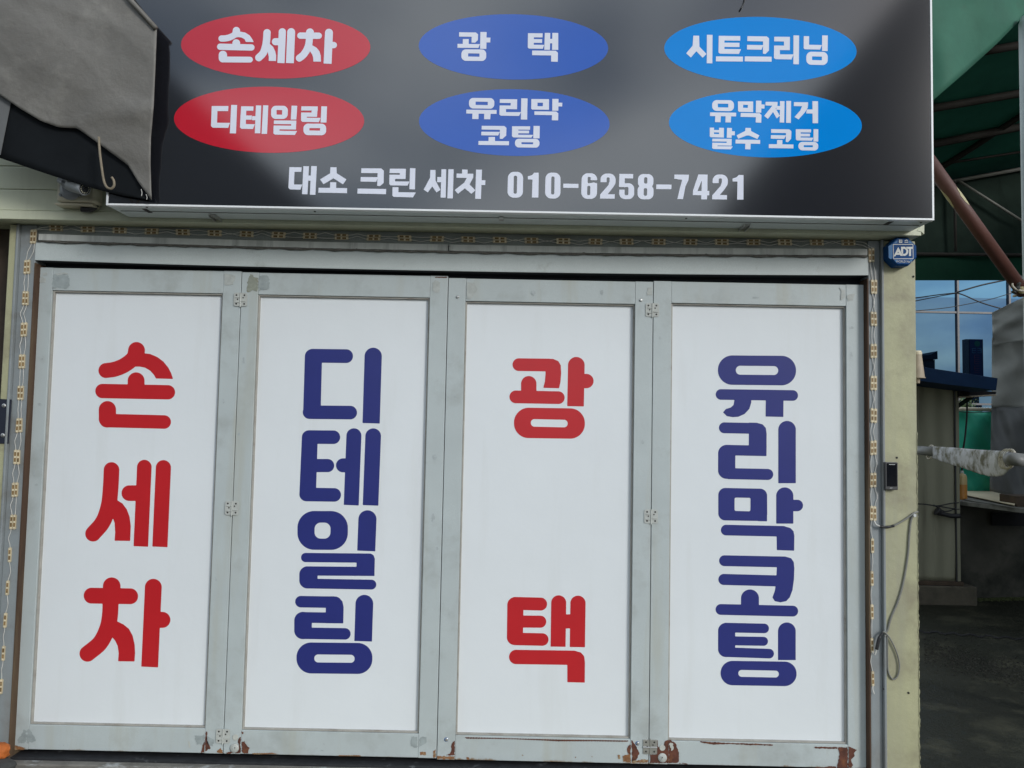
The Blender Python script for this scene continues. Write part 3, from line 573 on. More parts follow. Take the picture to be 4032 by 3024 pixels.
b = MB(); b.box(-1.6, XF1+.05, -.15, 3.3, 3.7505, 3.80); b.build('roof', m_navy, bld)
# navy cover plate on left pilaster
TL = (2.212, 0, 1250)
cv = [(X(-60, 1250+705/2.212, -.047), Z(0, 1250+705/2.212, -.047)), (X(47, 1573, -.047), Z(47, 1573, -.047)), (X(35, 1747, -.047), Z(35, 1747, -.047)), (X(-60, 1747, -.047), Z(0, 1747, -.047))]
b = MB(); b.prism([(x, -.0462, z) for x, z in cv], (0, -.004, 0)); pl = b.build('cover_plate', m_plate2, bld, bevel=.001)
for (u, v) in ((35, 768), (25, 1027)):
    p = F(u/2.212, 1250+v/2.212, -.0505); b = MB(); b.lathe(p, (0, -1, 0), [(0, .0095), (.002, .0095), (.004, .006), (.007, .005)], 14); b.build('bolt', m_steel, pl)
# screws in pilaster
for (u, v) in ((3617, 1089), (3577, 2728), (3481, 2713), (3485, 2796), (3531, 1802)):
    u = min(u, 3596); p = F(u, v, -.0455); b = MB(); b.lathe(p, (0, -1, 0), [(0, .005), (.002, .005), (.003, .003)], 10); b.build('screw', m_hole, bld)

# ================================================================== FOLDING DOORS
def patch(prims, T, y, mat, parent, amp=4., h=None, name='rust_patch', solid=0):
    o = glyph(prims, T, y, mat, parent, h=(h or 1.6*T[0]), amp=amp, name=name)
    if solid:
        m = o.modifiers.new('s', 'SOLIDIFY'); m.thickness = solid; m.offset = 0
    return o
TZ1 = (2.212, 0, 2700); TZ2 = (2.212, 800, 2700); TZ3 = (2.212, 1700, 2700); TZ4 = (2.458, 2600, 2700); TZ5 = (10.05, 2500, 2880)
TY0 = (2.212, 0, 800); TY1 = (2.212, 900, 800); TY2 = (2.212, 1700, 800); TY3 = (2.4578, 2600, 800)
DX = [0.0, .9864, 1.9758, 2.9549, 3.9575]
OPEN = [((207, 1141), (877, 1157), (113, 2860), (808, 2863)), ((1015, 1157), (1693, 1174), (951, 2878), (1648, 2888)),
        ((1833, 1184), (2499, 1198), (1793, 2897), (2484, 2910)), ((2641, 1197), (3330, 1201), (2632, 2912), (3340, 2938))]
TOPS = [(546, 1060), (1357, 1079), (2167, 1102), (2984, 1114)]; BOTS = [(460, 2959), (1299, 2977), (2138, 2999), (2986, 3017)]
DLAB = ['grey steel folding door leaf whose white panel bears three red syllables 손세차',
        'grey steel folding door leaf whose white panel bears four navy syllables 디테일링',
        'grey steel folding door leaf whose white panel bears two red syllables 광 and 택',
        'grey steel folding door leaf whose white panel bears five navy syllables 유리막코팅']
LET = [(D1, T1, m_red), (D2, T2, m_blue), (D3, T3, m_red), (D4, T4, m_blue)]
doors = []; YPAN = .022; rails = []
for k in range(4):
    x0, x1 = DX[k]+.0016, DX[k+1]-.0016
    zt = Z(*TOPS[k]); zb = Z(*BOTS[k])
    a, b_, c, d = OPEN[k]
    ox0 = (X(*a)+X(*c))/2; ox1 = (X(*b_)+X(*d))/2; oz1 = (Z(*a)+Z(*b_))/2; oz0 = (Z(*c)+Z(*d))/2
    dy = -.002 if k in (2, 3) else 0.
    t = thing('folding_door', DLAB[k], 'door', ((x0+x1)/2, .02, zb), 'folding door leaves of the workshop'); doors.append(t)
    mb = MB(); mb.box(x0, ox0, dy, .042, zb, zt); sl = mb.build('stile', m_door, t, bevel=.0018)
    mb = MB(); mb.box(ox1, x1, dy, .042, zb, zt); sr = mb.build('stile', m_door, t, bevel=.0018)
    mb = MB(); mb.box(ox0+.0006, ox1-.0006, dy+.0008, .042, oz1, zt-.001); rt_ = mb.build('rail', m_door, t, bevel=.0018)
    mb = MB(); mb.box(ox0+.0006, ox1-.0006, dy+.0008, .042, zb+.001, oz0); rb = mb.build('rail', m_door, t, bevel=.0018)
    rails.append((sl, sr, rt_, rb))
    # inner bead (slightly uneven) then the printed panel
    wb = .007
    mb = MB(); zz0, zz1 = oz0+.0005, oz1-.0005; xx0, xx1 = ox0+.0005, ox1-.0005
    mb.box(xx0, xx0+wb, .008, .03, zz0, zz1); mb.box(xx1-wb, xx1, .008, .03, zz0, zz1)
    mb.box(xx0+wb, xx1-wb, .008, .03, zz1-wb, zz1); mb.box(xx0+wb, xx1-wb, .008, .03, zz0, zz0+wb)
    mb.build('glazing_bead', m_bead, t, bevel=.0015)
    mb = MB(); mb.box(xx0+.001, xx1-.001, YPAN, .034, zz0+.001, zz1-.001); pn = mb.build('panel', m_white, t)
    gl, T_, mm = LET[k]
    for gg in gl: glyph(gg, T_, YPAN-.0007, mm, pn, h=2.4)
yp = -.0032
def dpatch(k, part, prims, T, mat, **kw):
    if kw.get('name') == 'paint_patch': kw.setdefault('amp', 13.)
    elif 'amp' not in kw and T[0] < 5: kw['amp'] = 7.
    patch(prims, T, yp if k >= 2 else yp+.002, mat, rails[k][part], **kw)
# door 1
dpatch(0, 3, [P((238, 395), (255, 385), (300, 440), (305, 480), (240, 500))], TZ1, m_greyp, name='paint_patch')
dpatch(0, 0, [P((150, 470), (180, 420), (205, 380), (228, 385), (232, 500), (160, 495))], TZ1, m_greyp, name='paint_patch')
dpatch(0, 0, [P((98, 525), (150, 520), (215, 545), (210, 556), (98, 556))], TZ1, m_rusto)
dpatch(0, 3, [P((1755, 580), (1760, 520), (1781, 485), (1781, 580))], TZ1, m_rust)
dpatch(0, 3, [P((1700, 440), (1775, 430), (1775, 515), (1710, 515))], TZ1, m_greyp, name='paint_patch')
dpatch(0, 3, [P((1638, 485), (1650, 482), (1660, 540), (1648, 543))], TZ1, m_primer, amp=1, name='paint_chip')
dpatch(0, 1, [P((1788, 390), (1805, 400), (1800, 470), (1838, 545), (1800, 565), (1788, 580))], TZ1, m_rust)
dpatch(0, 1, [P((1800, 440), (1870, 470), (1850, 525), (1805, 500))], TZ1, m_greyp, name='paint_patch')
dpatch(0, 1, [P((1890, 575), (1920, 535), (1938, 565), (1936, 584), (1890, 584))], TZ1, m_rusto)
dpatch(0, 2, [P((458, 620), (560, 612), (612, 650), (605, 715), (560, 738), (458, 735))], TY0, m_greyp, name='paint_patch')
dpatch(0, 0, [P((335, 660), (370, 640), (400, 660), (395, 690), (350, 695)), P((370, 610), (410, 600), (415, 625), (375, 630))], TY0, m_flake, solid=.0012, amp=3, name='paint_flake')
dpatch(0, 2, [P((480, 615), (560, 600), (600, 614), (540, 622), (500, 632))], TY0, m_flake, solid=.0014, amp=3, name='paint_flake')
dpatch(0, 1, [P((1955, 610), (2010, 615), (2053, 640), (2030, 710), (1955, 712))], TY0, m_flake, solid=.0014, name='paint_flake')
# door 2
dpatch(1, 0, [P((165, 660), (190, 615), (255, 650), (255, 770), (150, 770))], TY1, m_moss, name='paint_patch')
dpatch(1, 2, [P((262, 622), (360, 640), (350, 745), (262, 768))], TY1, m_greyp, name='paint_patch')
dpatch(1, 1, [P((1775, 700), (1800, 670), (1845, 690), (1838, 770), (1800, 782), (1775, 755))], TY1, m_flake, solid=.0014, name='paint_flake')
dpatch(1, 1, [P((1795, 640), (1905, 640), (1900, 652), (1800, 650))], TY1, m_rust, amp=3)
dpatch(1, 0, [P((305, 470), (326, 440), (325, 588), (180, 588), (240, 575), (305, 560))], TZ2, m_rust)
dpatch(1, 3, [P((338, 490), (360, 485), (398, 545), (390, 585), (338, 590)), P((338, 400), (352, 410), (345, 440), (338, 440))], TZ2, m_rust)
dpatch(1, 3, [P((430, 588), (600, 584), (650, 596), (430, 597)), P((1180, 604), (1370, 606), (1370, 614), (1180, 612))], TZ2, m_rusto, amp=3)
dpatch(1, 3, [P((1815, 450), (1866, 435), (1866, 560), (1820, 520))], TZ2, m_greyp, name='paint_patch')
dpatch(1, 1, [P((1880, 440), (1945, 445), (1945, 500), (1885, 530))], TZ2, m_greyp, name='paint_patch')
dpatch(1, 1, [P((1885, 575), (1940, 575), (1940, 605), (1890, 605)), P((2003, 570), (2027, 555), (2025, 628), (2006, 625))], TZ2, m_rusto, amp=5)
# door 3
dpatch(2, 0, [P((185, 490), (200, 480), (200, 606), (130, 604), (160, 590), (172, 530))], TZ3, m_rust)
dpatch(2, 0, [P((46, 612), (200, 612), (200, 642), (46, 640))], TZ3, m_rusto, amp=8)
dpatch(2, 2, [P((304, 682), (340, 695), (375, 690), (398, 750), (370, 800), (335, 835), (304, 835))], TY2, m_flake, solid=.0014, name='paint_flake')
dpatch(2, 1, [P((1875, 735), (1920, 732), (1920, 800), (1875, 802))], TY2, m_flake, solid=.0014, name='paint_flake')
dpatch(2, 3, [P((290, 448), (560, 455), (800, 462), (1100, 470), (1400, 473), (1725, 477), (1700, 487), (1400, 483), (1100, 485), (940, 476), (700, 466), (500, 463), (300, 461))], TZ3, m_rust, amp=3)
dpatch(2, 3, [P((300, 620), (330, 625), (330, 646), (300, 644)), P((1620, 600), (1645, 600), (1645, 640), (1620, 640)), P((1660, 610), (1733, 590), (1733, 672), (1670, 660)), P((780, 600), (800, 602), (796, 614)), P((1245, 618), (1262, 618), (1255, 635)), P((1390, 610), (1402, 612), (1396, 628))], TZ3, m_rusto, amp=5)
dpatch(2, 3, [P((1700, 545), (1728, 512), (1733, 520), (1733, 600), (1710, 590))], TZ3, m_rust)
dpatch(2, 1, [P((1742, 475), (1765, 500), (1800, 560), (1808, 600), (1790, 630), (1765, 650), (1742, 660))], TZ3, m_rust)
dpatch(2, 1, [P((1744, 655), (1888, 642), (1890, 672), (1744, 672))], TZ3, m_rusto, amp=8)
# door 4
dpatch(3, 0, [P((603, 920), (850, 920), (860, 350), (900, 360), (910, 610), (980, 620), (1160, 520), (1170, 420), (1260, 350), (1335, 330), (1335, 1255), (603, 1250))], TZ5, m_rust, amp=18)
dpatch(3, 3, [P((1345, 340), (1390, 330), (1620, 480), (1680, 680), (1740, 830), (1740, 1190), (1700, 1240), (1345, 1255))], TZ5, m_rust, amp=18)
patch([P((1345, 500), (1420, 445), (1530, 480), (1500, 570), (1550, 640), (1500, 750), (1430, 770), (1440, 700), (1390, 590))], TZ5, yp-.0008, m_primer, rails[3][3], amp=12, name='paint_chip')
dpatch(3, 3, [P((385, 538), (500, 545), (700, 555), (900, 560), (1090, 570), (1085, 582), (950, 574), (840, 574), (700, 564), (520, 570), (400, 553)), P((1490, 590), (1715, 595), (1715, 612), (1500, 606))], TZ4, m_rust, amp=4)
dpatch(3, 3, [P((1720, 600), (1816, 592), (1816, 795), (1710, 795), (1725, 740), (1735, 650)), P((180, 745), (260, 752), (260, 760), (180, 758)), P((1500, 790), (1700, 780), (1700, 800), (1500, 800))], TZ4, m_rust)
dpatch(3, 1, [P((1822, 592), (1870, 600), (1900, 625), (1880, 650), (1880, 680), (1850, 710), (1850, 750), (1865, 770), (1850, 795), (1822, 795))], TZ4, m_rust)
dpatch(3, 2, [P((1725, 810), (1790, 845), (1788, 915), (1745, 935), (1750, 860))], TY3, m_flake, solid=.0014, name='paint_flake')
dpatch(3, 1, [P((1805, 890), (1885, 870), (1870, 930), (1815, 955))], TY3, m_flake, solid=.0014, name='paint_flake')
# scuffs and small chips on the stiles and rails
m_scuff = pmat('scuff_mark', (.41, .455, .46), .6, var=.2, scale=50)
for (k, part, u, v, w_, h_) in ((0, 0, 156, 1593, 9, 7), (0, 0, 163, 1413, 8, 3), (0, 0, 135, 1866, 4, 14), (0, 0, 143, 1908, 8, 4), (0, 3, 234, 2911, 5, 2), (0, 3, 250, 2934, 2, 3), (0, 1, 880, 1580, 5, 9), (0, 1, 850, 2280, 3, 11),
                               (1, 0, 940, 1710, 6, 4), (1, 0, 960, 1420, 4, 16), (1, 1, 1712, 1800, 9, 12), (1, 1, 1706, 2040, 7, 20), (1, 1, 1722, 2160, 5, 8), (1, 3, 1276, 2930, 3, 4), (1, 3, 1270, 2955, 7, 2), (2, 0, 1790, 1560, 5, 6), (2, 0, 1770, 2420, 8, 3),
                               (2, 1, 2530, 1740, 4, 9), (2, 2, 2100, 1153, 10, 12), (2, 2, 2370, 1150, 6, 9), (3, 1, 3352, 1290, 8, 6), (3, 1, 3352, 1400, 6, 14), (3, 1, 3374, 1858, 4, 4), (3, 0, 2600, 1330, 5, 7), (3, 2, 2980, 1170, 14, 4), (3, 3, 3100, 2968, 3, 4)):
    dpatch(k, part, [P((u-w_, v-h_*.6), (u+w_*.3, v-h_), (u+w_, v+h_*.2), (u+w_*.2, v+h_), (u-w_*.7, v+h_*.6))], (1, 0, 0), m_scuff, name='scuff', amp=2.5)
# hinges
def hinge(k, u, v, mat, zinc):
    cx, cz = X(u, v), Z(u, v); y0 = -.0025; hw, hh = .0325, .0325
    mb = MB(); gap = .0015
    def rrect(xa, xb, za, zb, r, left):
        pts = []
        cs = [(xa, za, left), (xb, za, not left), (xb, zb, not left), (xa, zb, left)]
        for i, (x_, z_, rd) in enumerate(cs):
            if not rd: pts.append((x_, y0, z_)); continue
            ccx = x_+(r if x_ == xa else -r); ccz = z_+(r if z_ == za else -r)
            st = [180, 270, 0, 90][i]
            for q in range(4): an = R(st+q*30); pts.append((ccx+r*math.cos(an), y0, ccz+r*math.sin(an)))
        return pts
    r = .002 if zinc else .009
    mb.prism(rrect(cx-hw, cx-gap, cz-hh, cz+hh, r, True), (0, -.003, 0)); mb.prism(rrect(cx+gap, cx+hw, cz-hh, cz+hh, r, False), (0, -.003, 0))
    h = mb.build('hinge', mat, doors[k], bevel=.0006)
    mb = MB(); mb.lathe((cx, y0-.003, cz-hh-(.004 if not zinc else 0)), (0, 0, 1), [(0, .0035), (hh*2+.004, .0035)], 12); mb.build('hinge_pin', mat, h, smooth=False)
    mb = MB()
    if zinc: mb.lathe((cx-hw, y0-.004, cz-.002), (1, 0, 0), [(0, .003), (2*hw, .003)], 10)
    else:
        for dz in (.010, -.014): mb.box(cx-.024, cx-.004, y0-.0065, y0-.0031, cz+dz-.002, cz+dz+.002)
        mb.box(cx+.004, cx+.027, y0-.0065, y0-.0031, cz-.011, cz-.006)
    mb.build('hinge_rib', mat, h, bevel=.0008)
    for sx in (-1, 1):
        for dx, dz, rr in ((.019, .021, .0042), (.019, -.021, .0042), (.013, .009 if sx > 0 else .001, .0034)):
            mb = MB(); mb.lathe((cx+sx*dx, y0-.0032, cz+dz), (0, -1, 0), [(0, rr), (.0006, rr), (.0008, rr*.5)], 10); mb.build('screw', m_hole, h)
for k, u, v, z_ in ((0, 948, 1180, 0), (0, 914, 2000, 0), (0, 879, 2897, 0), (2, 2568, 1221, 0), (2, 2563, 2033, 0), (2, 2559, 2939, 1)):
    hinge(k, u, v, m_steel if z_ else m_hinge, z_)
def disc(k, u, v, prof, mat, nm, side=1):
    p = F(u, v, -.0025); mb = MB(); mb.lathe(p, (0, -1, 0), prof, 20); return mb.build(nm, mat, rails[k][side])
knob = [(0, .0205), (.004, .0205), (.007, .017), (.008, .0125), (.0105, .012), (.0115, .0055), (.014, .005)]
for k, u, v in ((1, 924, 2945), (3, 2608, 2983)):
    o = disc(k, u, v, knob, m_hinge, 'floor_bolt_knob', 0)
    p = F(u, v, -.0168); mb = MB(); mb.lathe(p, (0, -1, 0), [(0, .0024), (.0006, .0024)], 8); mb.build('keyhole', m_hole, doors[k])
for k, u, v in ((1, 927, 2903), (3, 2608, 2944)): disc(k, u, v, [(0, .0135), (.0015, .0135), (.002, .012)], m_primer, 'plug_cap', 0)
for k, u, v, s_ in ((2, 1802, 1169, 0), (2, 2523, 1182, 1), (2, 1758, 2912, 0), (2, 2511, 2927, 1)):
    o = disc(k, u, v, [(0, .0075), (.002, .0075), (.003, .006), (.0055, .0055), (.006, .003)], m_steel, 'screw', s_)
    if v > 2000: disc(k, u-1, v, [(0, .0092), (.0012, .0092)], m_blueplastic, 'washer', s_)

# ================================================================== SIGN BOX
YS = -.33; ZB = 2.472
sx0, sx1 = X(417, 800, YS), X(3679, 850, YS); ZT = 3.62
sg = thing('shop_sign', 'black glossy signboard with red, blue and cyan ovals and white lettering on fascia', 'sign', ((sx0+sx1)/2, -.23, ZB))
mb = MB(); mb.box(sx0+.001, sx1-.001, YS+.006, -.1215, ZB+.001, ZT); box = mb.build('sign_box', m_alu, sg, bevel=.002)
mb = MB(); mb.box(sx0+.009, sx1-.009, YS+.003, YS+.0055, ZB+.009, ZT-.009); face = mb.build('sign_face', m_sblack, sg)
mb = MB(); e = .0085
mb.box(sx0, sx1, YS, YS+.03, ZB, ZB+e); mb.box(sx0, sx1, YS, YS+.03, ZT-e, ZT)
mb.box(sx0, sx0+e, YS, YS+.03, ZB+e, ZT-e); mb.box(sx1-e, sx1, YS, YS+.03, ZB+e, ZT-e)
mb.build('trim_frame', m_trim, sg, bevel=.001)
mb = MB(); mb.box(sx0+.02, sx1-.02, -.243, -.240, ZB-.0012, ZB+.0006); mb.build('seam', m_seal, sg)
def bracket(u, y0, y1, wd):
    xc = X(u, 860, (y0+y1)/2); mb = MB()
    mb.box(xc-wd/2, xc+wd/2, y0, y1, ZB-.004, ZB+.0005); mb.box(xc-wd/2, xc-wd/2+.003, y0, y1, ZB-.014, ZB-.004); mb.box(xc+wd/2-.003, xc+wd/2, y0, y1, ZB-.014, ZB-.004)
    return mb.build('bracket', m_steel, sg)
bracket(850, -.215, -.122, .03); bracket(2930, -.215, -.122, .03)
mb = MB(); xc = X(1974, 850, -.24); mb.box(xc-.010, xc+.010, -.262, -.222, ZB-.010, ZB+.0005); mb.build('bracket', m_steel, sg, bevel=.002)
for u, y_ in ((580, -.25), (3497, -.27)):
    xc = X(u, 845, y_); mb = MB(); mb.box(xc-.010, xc+.010, y_-.03, y_+.03, ZB-.0012, ZB+.0005); mb.build('drain_slot', m_hole, sg)
for u, y_ in ((1240, -.29), (2702, -.29), (398+180, -.31), (3626, -.29)):
    mb = MB(); mb.lathe((X(u, 830, y_), y_, ZB+.0005), (0, 0, -1), [(0, .005), (.002, .005), (.003, .003)], 8); mb.build('screw', m_hole, sg)
yo, yl = YS+.0024, YS+.0016
OV = [(1085.4, 180, 373, 128.5, m_sred, (W1, TA), 'red'), (1059.3, 471.2, 374.6, 129.8, m_sred, (W2, TB), 'red'), (2021.5, 184.3, 373, 128.2, m_sblue, (W3, TC), 'blue'),
      (2024.8, 482.3, 375.5, 131, m_sblue, (W4, TD), 'blue'), (2994, 196, 378.8, 129.5, m_scyan, (W5, TE), 'cyan'), (3013.6, 488, 380, 131, m_scyan, (W6, TF), 'cyan')]
OVL = ['red oval reading 손세차', 'red oval reading 디테일링', 'blue oval reading 광 택', 'blue oval reading 유리막 코팅', 'cyan oval reading 시트크리닝', 'cyan oval reading 유막제거 발수 코팅']
for (cx, cy, hw, hh, mm, (gl, T_), cn), lb in zip(OV, OVL):
    c = F(cx, cy, yo); ax = F(cx+hw, cy+hw*.0196, yo); a_ = ax[0]-c[0]; b_ = F(cx, cy-hh, yo)[2]-c[2]
    vs = [(c[0]+a_*math.cos(2*math.pi*i/96), yo, c[2]+b_*math.sin(2*math.pi*i/96)) for i in range(96)]
    ov = mesh_obj('oval', vs, [tuple(range(96))], mm, sg, label=lb)
    for gg in gl: glyph(gg, T_, yl, m_swhite, ov, h=2.2)
for gl, T_ in ((W7, TB), (W7b, TD), (NUM_D, TD), (NUM_F, TF)):
    for gg in gl: glyph(gg, T_, yl, m_swhite, face, h=2.2)
mb = MB(); mb.tube(smooth_line([F(2944, -60, -.338), F(2934, -6, -.338), F(2926, 18, -.338), F(2916, 36, -.338)], 5), [.0025]*11+[.003, .0036, .004, .004, .003], 8)
tag(mb.build('strap_end', m_rubber, None, smooth=True), 'short black strap end dangling over the top of the signboard face', 'strap')

# ================================================================== LED STRINGS
def module_mesh():
    mb = MB(); mb.box(-.0315, .0315, 0, .006, -.0066, .0066, 0)
    mb.box(-.0345, -.0315, .001, .005, -.003, .003, 0); mb.box(.0315, .0345, .001, .005, -.003, .003, 0)
    for s in (-1, 1): mb.box(s*.0135-.009, s*.0135+.009, -.0006, .0002, -.0045, .0045, 1)
    for x in (-.0265, 0, .0265): mb.box(x-.003, x+.003, -.0012, .0001, -.003, .003, 2)
    return mb
led0 = module_mesh()
top_v = lambda u: float(np.interp(u, [220, 470, 964, 1465, 1837, 2332, 2837, 3342], [898, 907, 921, 935, 942.4, 951, 952.6, 954.6]))
left_pts = [(130, 931), (105, 1050), (98.6, 1174), (92.7, 1297), (85, 1423), (79.6, 1547), (74, 1674), (65, 1800), (57.4, 1928), (50, 2055)]
left_single = [(37, 2185), (28, 2315), (19, 2443), (12, 2573), (3, 2704)]
right_pts = [(3432, 1005), (3442, 1129), (3441, 1255), (3441, 1382), (3441, 1508), (3441, 1636), (3440, 1764), (3439, 1891), (3439, 2021)]
right_single = [(3436, 2149), (3434.5, 2278), (3434.6, 2410), (3434.6, 2542), (3437.5, 2673)]
YT, YV = -.0305, -.0415
strA = thing('led_light_string', 'outer string of yellowed LED modules on white wire around the door frame', 'light string', F(2000, 940, YT), 'LED strings on the door frame')
strB = thing('led_light_string', 'inner string of yellowed LED modules on white wire hugging the door opening', 'light string', F(2000, 955, YT), 'LED strings on the door frame')
ledmesh = None
def put_module(root, p, vertical, tilt):
    global ledmesh
    if ledmesh is None:
        o = led0.build('led_module', [m_ledbase, m_ledbrown, m_leddot], None); ledmesh = o.data
    else:
        o = bpy.data.objects.new('led_module', ledmesh); col.objects.link(o)
    o.parent = root; o.location = Vector(p)-root.location
    o.rotation_euler = (0, (R(90) if vertical else 0)+tilt, 0)
def run(root, plist, vertical_flags):
    for p, vf in zip(plist, vertical_flags): put_module(root, p, vf, random.uniform(-.03, .03))
    for (p, va), (q, vb) in zip(zip(plist, vertical_flags), list(zip(plist, vertical_flags))[1:]):
        p, q = Vector(p), Vector(q); dr = lambda v: Vector((0, 0, -1)) if v else Vector((1, 0, 0))
        da, db = dr(va), dr(vb)
        if (q-p).dot(da) < 0: da = -da
        if (q-p).dot(db) < 0: db = -db
        a = p+da*.033; b = q-db*.033; a.y += .003; b.y += .003
        nrm = Vector((0, 0, 1)) if not va else Vector((1, 0, 0)); am = random.uniform(-.012, .012)
        ms = a.lerp(b, .5)+nrm*am+Vector((0, -.003, 0))
        mb = MB(); mb.tube(smooth_line([a, a.lerp(b, .2)+nrm*am*.4, ms, a.lerp(b, .8)+nrm*am*.35, b], 4), .0014, 6); mb.build('wire', m_wire, root, smooth=True)
off = 6.2
seqA, seqB, vA, vB = [], [], [], []
for u, v in left_pts[::-1]:
    c = F(u, v, YV); seqA.append((c[0]-.0072, c[1], c[2]+random.uniform(-.002, .002))); seqB.append((c[0]+.0072, c[1], c[2])); vA.append(1); vB.append(1)
for i in range(26):
    u = 220.6+124.88*i; c = F(u, top_v(u), YT); dx = random.uniform(-.003, .003)
    seqA.append((c[0]+dx, c[1], c[2]+.0074)); seqB.append((c[0]+dx*.3, c[1], c[2]-.0074)); vA.append(0); vB.append(0)
for u, v in right_pts:
    c = F(u, v, YV); seqA.append((c[0]+.0075, c[1], c[2]+random.uniform(-.003, .003))); seqB.append((c[0]-.0075, c[1], c[2])); vA.append(1); vB.append(1)
for u, v in left_single: seqA.insert(0, F(u, v, YV)); vA.insert(0, 1)
for u, v in right_single: seqB.append(F(u, v, YV)); vB.append(1)
run(strA, seqA, vA); run(strB, seqB, vB)
mb = MB(); mb.tube(smooth_line([F(3437, 2702, YV), F(3437, 2715, YV-.003), F(3443, 2733, YV-.004)], 5), .0022, 6); mb.build('wire', m_wire, strB, smooth=True)

# ================================================================== SMALL THINGS ON THE FACADE
# CCTV
ct = thing('security_camera', 'grey bullet security camera on a yellowed junction box left of signboard', 'camera', F(290, 800, -.2))
TCt = (5.53, 180, 660)
def c3(x, y, d): return F(180+x/5.53, 660+y/5.53, d)
bx0, bx1 = c3(165, 700, -.205)[0], c3(1035, 700, -.205)[0]; bz0, bz1 = c3(600, 765, -.205)[2], c3(600, 60, -.205)[2]
mb = MB(); mb.box(bx0+.012, bx1, -.205, -.1205, bz0+.006, bz1); mb.build('junction_box', m_cctvbox, ct, bevel=.012, seg=3)
mb = MB(); mb.box(bx0-.004, bx1-.012, -.190, -.1206, bz0-.006, bz0+.004); mb.build('box_base', m_cctvbox, ct, bevel=.004)
cc = c3(555, 470, -.207); mb = MB(); mb.lathe(cc, (0, -1, 0), [(0, .050), (.006, .050), (.012, .044), (.02, .03)], 28)
for (x, y) in ((350, 590), (760, 590)):
    q = c3(x, y, -.207); mb.lathe(q, (0, -1, 0), [(0, .010), (.007, .010), (.008, .007)], 12)
bp = mb.build('mount_plate', m_cctvgrey, ct, smooth=False)
for (x, y) in ((350, 590), (760, 590)):
    q = c3(x, y, -.2152); mb = MB(); mb.lathe(q, (0, -1, 0), [(0, .005), (.0008, .005)], 10); mb.build('bolt', m_hole, bp)
mb = MB(); mb.tube([c3(300, 270, -.24), c3(400, 330, -.25), c3(520, 420, -.25)], [.014, .017, .019], 14); mb.build('swivel_arm', m_cctvgrey, ct, bevel=.002)
p0, p1 = Vector(c3(540, 390, -.26)), Vector(c3(850, 465, -.315)); ax = (p1-p0).normalized()
mb = MB(); mb.lathe(p0, ax, [(-.01, .022), (0, .026), ((p1-p0).length-.004, .0285), ((p1-p0).length, .027)], 28); hd = mb.build('camera_body', m_cctvgrey, ct)
mb = MB(); mb.lathe(p1, ax, [(.0002, .0235), (.0015, .0235), (.002, .022)], 26); lf = mb.build('lens_window', m_cctvdark, ct)
s1 = ax.orthogonal().normalized(); s2 = ax.cross(s1)
mb = MB()
for k in range(14):
    an = 2*math.pi*k/14; mb.lathe(p1+ax*.002+(s1*math.cos(an)+s2*math.sin(an))*.0175, ax, [(0, .0022), (.001, .002)], 8)
mb.build('infrared_led', m_ir, lf)
mb = MB(); mb.lathe(p1+ax*.002, ax, [(0, .009), (.001, .008)], 16); mb.build('lens', m_glassb, lf)
mb = MB()
rows = []
for k in range(11):
    an = R(-60+12*k); dv = Vector((math.sin(an), 0, math.cos(an))); dv = (dv-ax*dv.dot(ax)).normalized()*.031
    rows.append([p0+dv-ax*.01, p1+dv+ax*.012])
mb.grid(rows); mb.build('sun_hood', m_primer, ct, solid=.002)
mb = MB(); mb.tube(smooth_line([c3(1130, 300, -.14), c3(1128, 560, -.14), c3(1115, 740, -.14), c3(1060, 860, -.145), c3(940, 915, -.15), c3(780, 905, -.155)], 6), .0135, 10)
mb.build('conduit', m_rubber, ct, smooth=True)
# alarm box
TAd = (8.296, 3450, 920)
def a3(x, y, d): return F(3450+x/8.296, 920+y/8.296, d)
ab = thing('alarm_box', 'blue octagonal security alarm box with white letters mounted on cream pilaster', 'alarm box', F(3556, 1040, -.07))
cA = a3(875, 575, -.105); ap = cA[0]; RA = .0668/math.cos(R(22.5))
octo = lambda r, y: [(cA[0]+r*math.cos(R(22.5+45*i)), y, cA[2]+r*math.sin(R(22.5+45*i))) for i in range(8)]
mb = MB(); o1, o2, o3 = octo(RA*1.0, -.0452), octo(RA, -.095), octo(RA*.90, -.105)
mb.add(o1+o2+o3, [tuple(range(7, -1, -1))]+[(i, (i+1) % 8, 8+(i+1) % 8, 8+i) for i in range(8)]+[(8+i, 8+(i+1) % 8, 16+(i+1) % 8, 16+i) for i in range(8)]+[tuple(range(16, 24))])
ac = mb.build('case', m_adt, ab, bevel=.001)
glyph([P((400, 410), (530, 330), (530, 790), (480, 840), (410, 790)), P((560, 320), (690, 215), (690, 310), (560, 325)), P((1060, 230), (1130, 250), (1185, 320), (1060, 320)), P((580, 850), (690, 850), (690, 960), (640, 930)), P((1090, 850), (1210, 850), (1130, 930), (1090, 900))], TAd, -.1053, m_adtl, ac, h=9, name='light_panel')
glyph([P((548, 342), (1210, 342), (1218, 828), (562, 830)), N(P((566, 362), (1192, 362), (1200, 808), (578, 810)))], TAd, -.1056, m_print, ac, h=7, name='frame_line')
